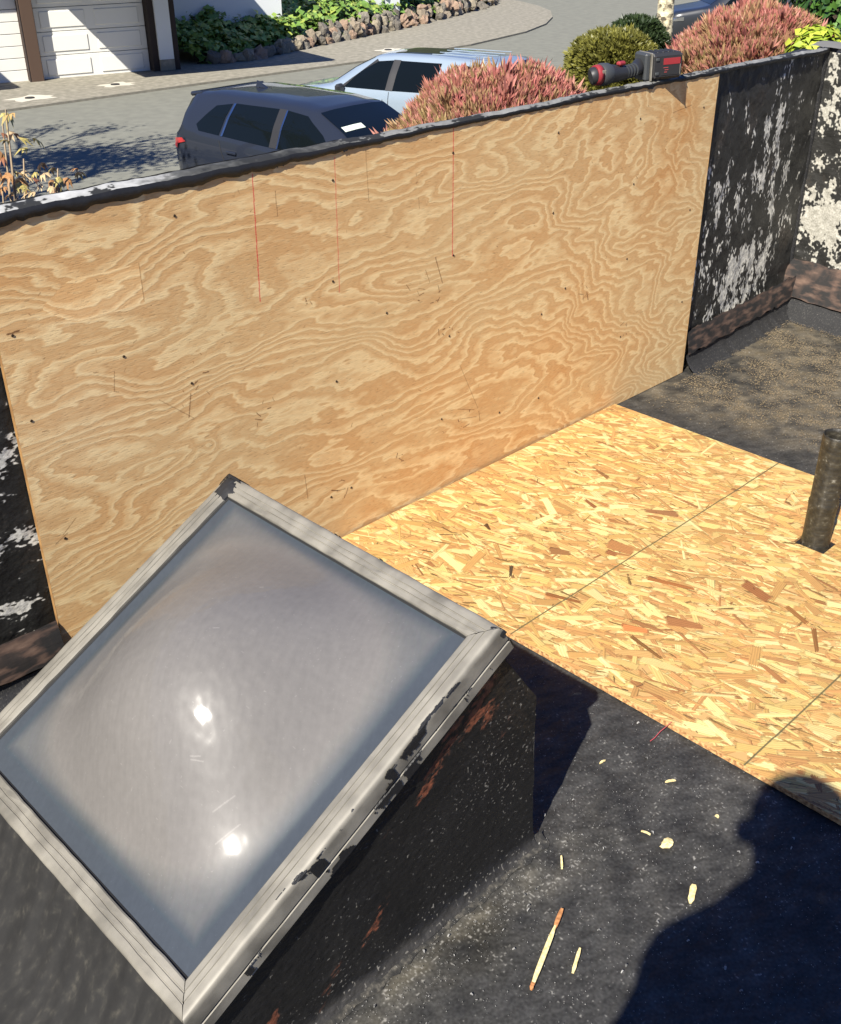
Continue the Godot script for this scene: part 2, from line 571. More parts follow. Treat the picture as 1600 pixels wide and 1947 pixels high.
# ---------------------------------------------------------------- the roof
func roof() -> void:
	# body of the house under the roof
	var house := thing("house", "house below the flat roof in the foreground", "building", Vector3(0, GROUND, 2.5))
	obj("wall", box_mesh(Vector3(-0.3, 1.1, 0.15), Vector3(7.6, 2.2, 5.1)), M.white_wall, house)
	var n1 := noise(61, 1.1, 4)
	var n2 := noise(62, 9.0, 3)
	var n3 := noise(63, 120.0, 2)
	var n4 := noise(64, 38.0, 3)
	var n5 := noise(65, 300.0, 1, FastNoiseLite.TYPE_VALUE)
	var W := 2048
	var H := 1024
	var X0 := -1.0
	var Z0 := -0.14
	var LX := 4.6
	var LZ := 2.3
	var row := func(j: int) -> PackedByteArray:
		var b := PackedByteArray()
		b.resize(W * 3)
		var z := Z0 + LZ * (j + 0.5) / H
		for i in W:
			var x := X0 + LX * (i + 0.5) / W
			var a := n1.get_noise_2d(x, z)
			var c := n2.get_noise_2d(x, z)
			var d := n3.get_noise_2d(x, z)
			var e := n4.get_noise_2d(x * 0.35 + z * 0.25, z * 1.0 - x * 0.7)
			var v := 45.0 + 12.0 * a + 15.0 * c + 16.0 * d + 12.0 * e
			# sawdust ground into the far right
			var dust := sstep(2.0, 2.3, x) * sstep(1.1, 0.7, z + c * 0.4) * (0.55 + 0.6 * a + 0.7 * c)
			# grit along the foot of the skylight and in the near left
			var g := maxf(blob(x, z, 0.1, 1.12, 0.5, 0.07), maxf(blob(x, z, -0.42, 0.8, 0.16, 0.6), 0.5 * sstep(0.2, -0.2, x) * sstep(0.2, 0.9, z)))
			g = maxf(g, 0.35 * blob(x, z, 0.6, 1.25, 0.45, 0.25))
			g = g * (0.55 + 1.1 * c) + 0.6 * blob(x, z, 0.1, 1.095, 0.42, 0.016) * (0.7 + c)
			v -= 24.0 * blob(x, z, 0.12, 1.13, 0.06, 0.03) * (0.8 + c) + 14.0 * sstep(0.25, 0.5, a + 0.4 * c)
			var r0 := v + 1.0 + dust * 44.0 + g * 20.0
			var g0 := v + 0.5 + dust * 36.0 + g * 18.0
			var b0 := v - 1.0 + dust * 22.0 + g * 13.0
			var sp := n5.get_noise_2d(x, z)
			var th := 0.80 - 0.30 * clampf(g, 0, 1) - 0.10 * clampf(dust, 0, 1) - 0.12 * c
			if sp > th:
				var k := minf((sp - th) * 5.0, 1.0) * 0.75
				r0 = lerpf(r0, 150, k)
				g0 = lerpf(g0, 147, k)
				b0 = lerpf(b0, 140, k)
			put(b, i * 3, r0, g0, b0)
		return b
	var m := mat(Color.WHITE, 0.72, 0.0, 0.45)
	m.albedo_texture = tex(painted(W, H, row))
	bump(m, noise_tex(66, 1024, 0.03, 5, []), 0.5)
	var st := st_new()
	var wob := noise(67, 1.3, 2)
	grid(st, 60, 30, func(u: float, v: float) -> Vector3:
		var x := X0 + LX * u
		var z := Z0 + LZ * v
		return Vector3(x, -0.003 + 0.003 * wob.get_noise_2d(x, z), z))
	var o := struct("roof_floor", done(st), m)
	o.set_meta("label", "black bitumen roof membrane with sawdust and grit")
	struct("roof_slab", box_mesh(Vector3(-0.3, -0.155, 2.5), Vector3(7.9, 0.28, 5.4)), M.tar)

func wall_paint(W: int, H: int, LX: float, LY: float, sd: int, zones: Array, base: float, stretch: Vector2, white := 196.0) -> Image:
	var n1 := noise(sd, 3.0, 4)
	var n2 := noise(sd + 1, 1.0, 4)
	var n3 := noise(sd + 2, 110.0, 2)
	var n4 := noise(sd + 3, 1.0, 2)
	return painted(W, H, func(j: int) -> PackedByteArray:
		var b := PackedByteArray()
		b.resize(W * 3)
		var y := LY * (1.0 - (j + 0.5) / H)
		for i in W:
			var x := LX * (i + 0.5) / W
			var lo := n1.get_noise_2d(x, y)
			var mid := n2.get_noise_2d(x * stretch.x, y * stretch.y)
			var fi := n4.get_noise_2d(x * stretch.x * 5.0, y * stretch.y * 5.0)
			var gr := n3.get_noise_2d(x, y)
			var z := 0.0
			for q in zones: z = maxf(z, q[4] * blob(x, y, q[0], q[1], q[2] * 1.25, q[3] * 1.25))
			var w := mid + 0.6 * fi + 1.0 * z + 0.15 * lo
			var k := sstep(0.58, 0.72, w)
			var thin := sstep(0.40, 0.62, w) * clampf(0.45 + 0.8 * gr + 0.5 * fi, 0.0, 1.0)
			var v := base + 9.0 * lo + 7.0 * gr + 6.0 * mid + 46.0 * thin
			var r0 := v + 3
			var g0 := v + 2.5
			var b0 := v
			# brown rust of older felt
			var br := sstep(0.2, 0.5, lo + 0.3 * fi) * 0.25
			r0 += 40 * br
			g0 += 24 * br
			b0 += 12 * br
			var wv := white + 26.0 * gr + 18.0 * fi
			put(b, i * 3, lerpf(r0, wv, k), lerpf(g0, wv - 3, k), lerpf(b0, wv - 14, k))
		return b)

func parapets() -> void:
	var wob := noise(71, 5.0, 3)
	# street-side wall
	var w := thing("parapet_wall", "black tarred parapet wall with flaking white patches behind the plywood sheet", "wall", Vector3(0, 0, 0))
	obj("core", box_mesh(Vector3(-0.81, 0.355, -0.05), Vector3(6.42, 1.28, 0.056)), M.tar, w)
	obj("core", box_mesh(Vector3(2.92, 0.34, -0.155), Vector3(1.06, 1.27, 0.09), 0.0, Basis(Vector3.UP, 0.102)), M.tar, w)
	# right of the sheet, turning slightly away
	var fr := func(u: float, v: float) -> Vector3:
		var x := lerpf(2.36, 3.40, u)
		var y := lerpf(1.022, -0.005, v)
		var z := lerpf(-0.016, -0.112, clampf((x - 2.44) / 0.94, 0, 1.05))
		y -= 0.028 * u * (1.0 - v)
		var lump2 := 0.005 * wob.get_noise_2d(x * 2, y * 2) + 0.003 * wob.get_noise_2d(x * 9, y * 9)
		return Vector3(x, y, z + lump2 + 0.03 * sstep(0.16, 0.0, y) * sstep(2.46, 2.7, x))
	var st := st_new()
	grid(st, 70, 70, fr)
	var m := mat(Color.WHITE, 0.6)
	m.albedo_texture = tex(wall_paint(1024, 1024, 1.04, 1.03, 200, [[0.5, 0.26, 0.2, 0.12, 0.95], [0.2, 0.58, 0.1, 0.08, 0.75], [0.62, 0.72, 0.09, 0.16, 0.7], [0.42, 0.52, 0.1, 0.1, 0.5], [0.72, 0.3, 0.05, 0.2, 0.55], [0.2, 0.42, 0.12, 0.06, 0.55], [0.8, 0.6, 0.05, 0.25, 0.4]], 36.0, Vector2(13, 6)))
	bump(m, noise_tex(72, 1024, 0.02, 5, []), 0.3)
	obj("felt", done(st), m, w)
	# left of the sheet
	st = st_new()
	grid(st, 60, 60, func(u: float, v: float) -> Vector3:
		var x := lerpf(-1.3, 0.06, u)
		var y := lerpf(1.022, -0.005, v)
		return Vector3(x, y, -0.016 + 0.005 * wob.get_noise_2d(x * 2, y * 2) + 0.003 * wob.get_noise_2d(x * 9, y * 9)))
	m = mat(Color.WHITE, 0.6)
	m.albedo_texture = tex(wall_paint(1024, 800, 1.36, 1.03, 240, [[1.28, 0.55, 0.12, 0.04, 0.9], [1.2, 0.36, 0.15, 0.03, 0.5], [1.25, 0.75, 0.1, 0.1, 0.5], [1.25, 0.22, 0.12, 0.02, 0.6]], 24.0, Vector2(8, 17)))
	bump(m, noise_tex(73, 1024, 0.02, 5, []), 0.3)
	obj("felt", done(st), m, w)
	# brown cant strips at the foot
	var cant := mat(Color.WHITE, 0.8)
	cant.albedo_texture = noise_tex(74, 1024, 0.010, 5, [[0.0, Color8(22, 21, 21)], [0.44, Color8(28, 26, 25)], [0.56, Color8(64, 50, 43)], [0.70, Color8(88, 69, 58)], [0.88, Color8(108, 88, 75)], [1.0, Color8(136, 116, 102)]])
	bump(tri(cant, 2.0), M.grain, 0.06)
	cant.uv1_scale = Vector3(0.9, 3.2, 0.9)
	M.cant = cant
	for s in [[2.452, 3.38, -0.008, -0.06], [-1.3, -0.004, 0.0, 0.0]]:
		st = st_new()
		grid(st, 50, 5, func(u: float, v: float) -> Vector3:
			var x := lerpf(s[0], s[1], u)
			var y := lerpf(0.150, 0.062, v) + 0.012 * wob.get_noise_2d(x * 3, v)
			var z := lerpf(s[2], s[3], u) + 0.003 * sin(v * PI) + 0.016 * v
			return Vector3(x, y, z + 0.003 * wob.get_noise_2d(x * 8, y * 30)))
		obj("cant_strip", done(st), cant, w)
		st = st_new()
		grid(st, 60, 6, func(u: float, v: float) -> Vector3:
			var x := lerpf(s[0], s[1], u)
			var y := lerpf(0.058, -0.004, v) + 0.010 * wob.get_noise_2d(x * 4, 3.0) * (1.0 - v)
			var z := lerpf(s[2], s[3], u) + 0.008 + 0.055 * v * v + 0.012 * wob.get_noise_2d(x * 5, 9.0) * v
			return Vector3(x, y, z + 0.004 * wob.get_noise_2d(x * 14, y * 30)))
		obj("tar_skirt", done(st), M.tar, w)
	# folded felt along the top: a worn pale top and a ragged black lip
	var felt_top := mat(Color.WHITE, 0.7)
	var c1 := noise(75, 6.0, 4)
	var c2 := noise(77, 40.0, 3)
	felt_top.albedo_texture = tex(painted(2048, 48, func(j: int) -> PackedByteArray:
		var b := PackedByteArray()
		b.resize(2048 * 3)
		for i in 2048:
			var x := -1.4 + 4.86 * i / 2048.0
			var q := c1.get_noise_2d(x, j * 0.0016) + 0.45 * c2.get_noise_2d(x, j * 0.0016)
			# worn white at the left, freshly tarred in the middle, grey along the right
			var pale := sstep(0.52, 0.40, x + 0.12 * q)
			var tarred := sstep(0.36, 0.5, x + 0.15 * q) * sstep(0.98, 0.8, x - 0.2 * q)
			var v := 112.0 + 30.0 * q + 44.0 * pale * (1.0 + 0.25 * q)
			v = lerpf(v, 40.0 + 60.0 * maxf(q, 0.0), tarred * 0.85)
			v = lerpf(v, 34.0, sstep(0.34, 0.42, -q + 0.25 * (j / 48.0)))
			put(b, i * 3, v, v, v - 4)
		return b))
	bump(felt_top, M.grain, 0.02)
	var felt_side := tri(mat(Color8(104, 103, 99), 0.75), 2.0)
	var top_y := func(x: float) -> float:
		return 1.027 + 0.004 * wob.get_noise_2d(x * 1.2, 4.0) + 0.0015 * wob.get_noise_2d(x * 5.0, 8.0) - 0.030 * clampf((x - 2.44) / 0.94, 0, 1.2)
	var front := func(x: float) -> float:
		return lerpf(0.004, -0.098, clampf((x - 2.44) / 0.94, 0, 1.1)) if x > 2.44 else 0.004
	st = st_new()
	grid(st, 300, 6, func(u: float, v: float) -> Vector3:
		var x := lerpf(-1.4, 3.46, u)
		var fz: float = front.call(x)
		var z := lerpf(fz - lerpf(0.060, 0.036, sstep(0.5, 1.2, x)), fz + 0.002 * wob.get_noise_2d(x * 4.0, 20.0), v)
		return Vector3(x, top_y.call(x) + 0.004 * sin(v * PI) + 0.0012 * wob.get_noise_2d(x * 6, z * 20) - 0.004 * v * v - 0.012 * sstep(0.5, 0.0, v), z))
	obj("cap_top", done(st), felt_top, w)
	st = st_new()
	grid(st, 420, 4, func(u: float, v: float) -> Vector3:
		var x := lerpf(-1.4, 3.46, u)
		var fat := 0.5 + sstep(1.3, 0.2, x)
		var drop := (0.005 + 0.012 * fat + (0.002 + 0.004 * (fat - 0.5)) * wob.get_noise_2d(x * 1.1, 30.0) + (0.001 + 0.003 * (fat - 0.5)) * wob.get_noise_2d(x * 9.0, 33.0) + 0.005 * (fat - 0.5) * sstep(0.1, 0.4, wob.get_noise_2d(x * 2.3, 37.0)))
		drop = maxf(drop, 0.004)
		var z: float = front.call(x) + 0.002 * wob.get_noise_2d(x * 4.0, 20.0) + 0.003 * fat * sin(v * PI) - 0.002 * v
		return Vector3(x, top_y.call(x) - 0.003 - drop * v, z))
	obj("cap_lip", done(st), M.tar_plain, w)
	st = st_new()
	grid(st, 200, 2, func(u: float, v: float) -> Vector3:
		var x := lerpf(-1.4, 3.46, u)
		return Vector3(x, top_y.call(x) - 0.003 - 0.05 * v, front.call(x) - lerpf(0.061, 0.037, sstep(0.5, 1.2, x))))
	obj("cap_back", done(st), M.tar_plain, w)
	# small torn flakes of felt hanging over the sheet
	var r := RandomNumberGenerator.new()
	r.seed = 91
	for k in 9:
		var x := r.randf_range(0.1, 2.4) if k > 5 else r.randf_range(0.35, 1.0)
		st = st_new()
		flat(st)
		var a := Vector3(x, 1.016, 0.002)
		var l := r.randf_range(0.012, 0.05)
		tri3(st, a, a + Vector3(l, r.randf_range(-0.002, 0.004), 0.001), a + Vector3(l * 0.6, -r.randf_range(0.006, 0.016), 0.0015))
		tri3(st, a, a + Vector3(l * 0.6, -0.006, 0.0015), a + Vector3(l * 0.2, -r.randf_range(0.004, 0.01), 0.001))
		obj("felt_scrap", done(st), M.tar_plain, w)
	# return wall on the right
	var w2 := thing("return_wall", "tarred return wall with a large bare white patch at the right edge", "wall", Vector3(3.38, 0, -0.12))
	var d2 := Vector3(-0.11, 0, 1.0).normalized()
	var nrm := Vector3(-1.0, 0, -0.11).normalized()
	obj("core", box_mesh(Vector3(0.06, 0.42, 0) + d2 * 1.2 - nrm * 0.02, Vector3(0.12, 1.14, 2.5), 0.0, Basis(Vector3.UP, -0.11)), M.tar, w2)
	st = st_new()
	grid(st, 130, 60, func(u0: float, v: float) -> Vector3:
		var u := u0 * 2.4
		var y := lerpf(1.0, 0.0, v)
		var p := d2 * (1.0 * u - 0.02) + nrm * (0.012 + 0.02 * exp(-u * 30.0))
		return p + Vector3(0, y, 0) + nrm * (0.006 * wob.get_noise_2d(u * 3, y * 3) + 0.003 * wob.get_noise_2d(u * 12, y * 12)))
	m = mat(Color.WHITE, 0.6)
	m.albedo_texture = tex(wall_paint(2048, 860, 2.4, 1.0, 280, [[0.13, 0.37, 0.09, 0.10, 1.5], [0.26, 0.36, 0.14, 0.10, 1.0], [0.32, 0.22, 0.12, 0.07, 1.0], [0.22, 0.72, 0.09, 0.2, 0.9], [0.08, 0.8, 0.03, 0.3, 0.6]], 34.0, Vector2(9, 8), 160.0))
	bump(m, noise_tex(76, 1024, 0.02, 5, []), 0.3)
	obj("felt", done(st), m, w2)
	st = st_new()
	grid(st, 70, 8, func(u0: float, v: float) -> Vector3:
		var u := u0 * 2.4
		var prof := [Vector2(0.014, 0.200), Vector2(0.03, 0.190), Vector2(0.055, 0.155), Vector2(0.085, 0.105), Vector2(0.10, 0.070)]
		var f := v * 3.999
		var q: Vector2 = prof[int(f)].lerp(prof[int(f) + 1], f - int(f))
		return d2 * (u - 0.0) + nrm * (q.x + 0.004 * wob.get_noise_2d(u * 9, v * 5)) + Vector3(0, q.y + 0.006 * wob.get_noise_2d(u * 4, 1), 0))
	obj("cant_strip", done(st), cant, w2)
	st = st_new()
	grid(st, 70, 6, func(u0: float, v: float) -> Vector3:
		var u := u0 * 2.4
		return d2 * (u - 0.02) + nrm * (0.085 + 0.085 * v + 0.012 * wob.get_noise_2d(u * 6, v * 3)) + Vector3(0, lerpf(0.066, -0.002, v) + 0.008 * wob.get_noise_2d(u * 9, 5) * (1.0 - v), 0))
	obj("tar_skirt", done(st), M.tar, w2)
	st = st_new()
	grid(st, 80, 6, func(u: float, v: float) -> Vector3:
		return d2 * (u * 2.5 - 0.06) + nrm * lerpf(0.03, -0.12, v) + Vector3(0, 1.0 + 0.010 * sin(v * PI) + 0.006 * wob.get_noise_2d(u * 8, v * 2), 0))
	obj("cap_top", done(st), felt_side, w2)
	st = st_new()
	tube(st, [Vector3(0.0, 0.05, -0.01) + nrm * 0.02, Vector3(0.0, 0.2, 0.0) + nrm * 0.022, Vector3(0, 0.6, 0.0) + nrm * 0.022, Vector3(0, 0.99, 0.0) + nrm * 0.02], [0.03, 0.022, 0.02, 0.024], 10)
	obj("corner_seam", done(st), M.tar, w2)

# ---------------------------------------------------------------- plywood
func stroke(im: Image, LX: float, LY: float, a: Vector2, b: Vector2, wd: float, c: Color, al: float, sd := 1) -> void:
	var W := im.get_width()
	var H := im.get_height()
	var n := noise(sd, 60.0, 2)
	var len := a.distance_to(b)
	var steps := int(len / LX * W * 1.6) + 2
	for k in steps:
		var t := float(k) / (steps - 1)
		var p := a.lerp(b, t)
		var wv := wd * (0.7 + 0.6 * absf(n.get_noise_1d(t * len * 3.0)))
		var px := p.x / LX * W
		var py := (1.0 - p.y / LY) * H
		var r := maxf(wv / LX * W * 0.5, 0.6)
		for dy in range(int(-ceil(r)), int(ceil(r)) + 1):
			for dx in range(int(-ceil(r)), int(ceil(r)) + 1):
				var d := sqrt(dx * dx + dy * dy)
				var k2 := clampf(r + 0.5 - d, 0, 1) * al * (0.65 + 0.7 * n.get_noise_2d(px * 0.02 + dx, py * 0.02 + dy))
				if k2 <= 0: continue
				var ix := int(px) + dx
				var iy := int(py) + dy
				if ix < 0 or iy < 0 or ix >= W or iy >= H: continue
				im.set_pixel(ix, iy, im.get_pixel(ix, iy).lerp(c, clampf(k2, 0, 1)))

func plywood() -> void:
	var W := 2048
	var H := 856
	var LX := 2.44
	var LY := 1.016
	var nw := noise(301, 1.0, 2)
	var n1 := noise(302, 1.0, 3)
	var n2 := noise(303, 1.0, 2)
	var n3 := noise(304, 1.0, 2)
	var n4 := noise(305, 1.0, 3)
	var n5 := noise(306, 1.0, 2)
	var eyes := [[0.30, 0.43, 0.12, 0.04, 2.2], [0.43, 0.405, 0.025, 0.018, 1.8], [0.22, 0.88, 0.28, 0.05, 2.0], [1.36, 0.87, 0.10, 0.03, 2.2], [1.22, 0.86, 0.04, 0.025, 1.4], [1.0, 0.60, 0.3, 0.06, 2.2], [1.95, 0.55, 0.2, 0.07, 2.0], [1.5, 0.22, 0.3, 0.08, 2.4], [0.75, 0.33, 0.35, 0.05, -2.0], [0.1, 0.65, 0.3, 0.07, 1.6], [0.6, 0.12, 0.25, 0.05, 1.5]]
	var field := func(x: float, y: float) -> float:
		var wx := x + (0.10 + 0.10 * sstep(1.25, 2.35, x)) * nw.get_noise_2d(x * 1.6, y * 3.0) + 0.02 * nw.get_noise_2d(x * 7.0, y * 11.0)
		var wy := y + 0.055 * nw.get_noise_2d(x * 1.6 + 31.0, y * 3.0)
		var s := sstep(1.25, 2.35, x)
		var h := 19.0 * wy * (1.0 - 0.5 * s) + s * 12.5 * (wx - 1.3)
		h += 4.6 * n1.get_noise_2d(wx * 0.8, wy * 2.4) + (0.7 + 0.7 * s) * n2.get_noise_2d(wx * (2.4 + 0.9 * s), wy * (8.0 - 3.0 * s)) + 0.28 * n3.get_noise_2d(x * 14.0, y * 50.0)
		for e in eyes: h += e[4] * blob(wx, wy, e[0], e[1], e[2], e[3])
		return h
	var heights := []
	heights.resize(H)
	var row := func(j: int) -> PackedByteArray:
		var b := PackedByteArray()
		b.resize(W * 3)
		var hb := PackedByteArray()
		hb.resize(W)
		var y := LY * (1.0 - (j + 0.5) / H)
		for i in W:
			var x := LX * (i + 0.5) / W
			var boat: bool = x > 0.10 and x < 0.318 and absf(y - 0.83) < 0.042 * sstep(0.08, 0.17, x)
			var h: float = field.call(x + (0.9 if boat else 0.0), y - (0.31 if boat else 0.0))
			var f := h - floorf(h)
			var tone := n4.get_noise_2d(x * 1.7, y * 3.4)
			var k := sstep(0.06, 0.52 + 0.3 * tone, f) * (1.0 - sstep(0.84, 1.0, f))
			var f2 := h * 3.0 - floorf(h * 3.0)
			k = k * 0.86 + 0.22 * (sstep(0.1, 0.6, f2) * (1.0 - sstep(0.8, 1.0, f2)) - 0.5)
			var fib := n5.get_noise_2d(x * 26.0, y * 420.0)
			var pore := n3.get_noise_2d(x * 30.0 + 9.0, y * 330.0)
			k = clampf(k + fib * 0.20 + tone * 0.55, 0, 1.15)
			var r0 := lerpf(223.0, 199.0, k)
			var g0 := lerpf(195.0, 160.0, k)
			var b0 := lerpf(145.0, 110.0, k)
			var sh := 1.0 + fib * 0.055 + tone * 0.05
			if pore > 0.42: sh -= (pore - 0.42) * 0.42
			if boat: sh += 0.05
			# resin and weather stains
			var red := 0.55 * blob(x, y, 2.24, 0.89, 0.13, 0.09) + 0.35 * blob(x, y, 2.2, 0.70, 0.1, 0.1) + 0.25 * blob(x, y, 0.05, 0.9, 0.1, 0.04) + 0.22 * sstep(0.5, 0.1, y) * sstep(0.5, 1.1, x) * sstep(2.3, 1.9, x)
			red *= 0.8 + 0.8 * n4.get_noise_2d(x * 7.0, y * 8.0 + 5.0)
			var gry := 0.35 * blob(x, y, 0.13, 0.58, 0.16, 0.12) + 0.3 * blob(x, y, 0.22, 0.8, 0.14, 0.03)
			r0 = r0 * sh - red * 16.0 + gry * 6
			g0 = g0 * sh - red * 42.0 + gry * 8
			b0 = b0 * sh - red * 50.0 + gry * 14
			put(b, i * 3, r0, g0, b0)
			hb[i] = int(clampf(140.0 - 60.0 * k + 50.0 * fib - (60.0 if pore > 0.48 else 0.0), 0, 255))
		heights[j] = hb
		return b
	var im := painted(W, H, row)
	var hd := PackedByteArray()
	for r in heights: hd.append_array(r)
	var him := Image.create_from_data(W, H, false, Image.FORMAT_L8, hd)
	# the mended rectangle's edge
	stroke(im, LX, LY, Vector2(0.318, 0.792), Vector2(0.318, 0.872), 0.0015, Color8(120, 84, 50), 0.6, 5)
	stroke(im, LX, LY, Vector2(0.318, 0.79), Vector2(0.12, 0.785), 0.0012, Color8(236, 208, 160), 0.7, 6)
	# red chalk lines
	var chalk := Color8(206, 62, 58)
	stroke(im, LX, LY, Vector2(0.615, 1.0), Vector2(0.608, 0.72), 0.0024, chalk, 0.85, 7)
	stroke(im, LX, LY, Vector2(0.846, 1.0), Vector2(0.841, 0.685), 0.002, chalk, 0.55, 8)
	stroke(im, LX, LY, Vector2(1.233, 1.016), Vector2(1.231, 0.69), 0.0024, chalk, 0.85, 9)
	# splits, scratches and knots
	var dark := Color8(84, 54, 32)
	var marks := [[0.40, 0.56, 0.388, 0.505, 0.004], [1.168, 0.70, 1.195, 0.625, 0.004], [1.268, 0.37, 1.345, 0.215, 0.002], [0.226, 0.665, 0.219, 0.622, 0.003], [0.32, 0.57, 0.40, 0.50, 0.0018], [1.11, 0.862, 1.112, 0.835, 0.002], [0.672, 0.955, 0.674, 0.90, 0.003], [0.94, 1.0, 0.945, 0.88, 0.0012], [2.30, 0.935, 2.20, 0.925, 0.003], [0.02, 0.80, 0.045, 0.802, 0.006], [0.05, 0.345, 0.085, 0.372, 0.003], [0.03, 0.33, 0.06, 0.345, 0.003], [0.70, 0.24, 0.705, 0.17, 0.003], [1.26, 0.24, 1.33, 0.215, 0.003], [1.27, 0.205, 1.34, 0.19, 0.003]]
	for q in marks: stroke(im, LX, LY, Vector2(q[0], q[1]), Vector2(q[2], q[3]), q[4] * 0.7, dark, 0.36, int(q[0] * 100))
	var r := RandomNumberGenerator.new()
	r.seed = 12
	for q in [[0.418, 0.577, 0.022], [1.81, 0.462, 0.022], [1.15, 0.599, 0.022], [1.223, 0.484, 0.018], [1.03, 0.17, 0.012], [0.82, 0.155, 0.028], [1.3, 0.2, 0.022], [0.74, 0.688, 0.008], [2.05, 0.27, 0.02], [1.10, 0.63, 0.03], [0.60, 0.45, 0.02]]:
		for k in 6:
			var a := Vector2(q[0], q[1]) + Vector2(r.randfn(0, q[2]), r.randfn(0, q[2] * 0.6))
			stroke(im, LX, LY, a, a + Vector2(r.randfn(0, q[2] * 0.5), r.randfn(0, q[2] * 0.5)), r.randf_range(0.0012, 0.003), dark, r.randf_range(0.25, 0.8), k)
	for k in 150:
		var a := Vector2(r.randf() * LX, r.randf() * LY)
		stroke(im, LX, LY, a, a + Vector2(r.randfn(0, 0.006), r.randfn(0, 0.004)), r.randf_range(0.001, 0.002), dark, r.randf_range(0.15, 0.5), k)
	var m := mat(Color.WHITE, 0.66, 0.0, 0.35)
	m.albedo_texture = tex(im)
	bump(m, tex(him), 0.07)
	var edge := mat(Color8(206, 170, 120), 0.8)
	edge.albedo_texture = noise_tex(307, 256, 0.02, 4, [[0.0, Color8(140, 124, 102)], [0.5, Color8(172, 158, 134)], [1.0, Color8(190, 178, 156)]])
	var o := thing("plywood_sheet", "plywood sheet with bold wavy grain fixed upright against the parapet", "plywood", Vector3.ZERO)
	var st := st_new()
	var wv := noise(308, 2.0, 2)
	grid(st, 60, 24, func(u: float, v: float) -> Vector3: return Vector3(LX * u, LY * (1.0 - v), 0.0012 * wv.get_noise_2d(u * 2.0, v)))
	obj("face", done(st), m, o)
	st = st_new()
	flat(st)
	quad(st, Vector3(0, LY, -0.012), Vector3(0, LY, 0), Vector3(0, 0.003, 0), Vector3(0, 0.003, -0.012))
	quad(st, Vector3(LX, LY, 0), Vector3(LX, LY, -0.012), Vector3(LX, 0.003, -0.012), Vector3(LX, 0.003, 0))
	quad(st, Vector3(0, LY, -0.012), Vector3(LX, LY, -0.012), Vector3(LX, LY, 0), Vector3(0, LY, 0))
	obj("edge", done(st), tri(edge, 4.0), o)
	# screw heads, sunk a little
	var screw := mat(Color8(58, 44, 30), 0.5, 0.4)
	var hole := CylinderMesh.new()
	hole.top_radius = 0.0026
	hole.bottom_radius = 0.0031
	hole.height = 0.0012
	hole.radial_segments = 10
	hole.rings = 0
	for q in [[0.413, 0.95], [0.837, 0.95], [1.231, 0.952], [1.646, 0.943], [2.03, 0.93], [0.822, 0.717], [1.235, 0.691], [1.642, 0.725], [2.025, 0.741], [0.032, 0.617], [0.252, 0.69], [0.405, 0.583], [0.818, 0.461], [1.223, 0.47], [1.614, 0.432], [2.025, 0.509], [1.72, 0.486], [0.052, 0.335], [0.851, 0.145], [1.194, 0.231], [0.781, 0.144], [0.993, 0.595], [2.03, 0.248], [0.03, 0.796], [1.44, 0.17], [2.37, 0.92], [2.36, 0.6], [2.38, 0.28], [1.62, 0.16], [0.43, 0.18]]:
		var s := obj("screw", hole, screw, o)
		s.position = Vector3(q[0], q[1], 0.0008 + 0.0012 * wv.get_noise_2d(q[0] / LX * 2.0, 1.0 - q[1] / LY))
		s.rotation.x = PI / 2

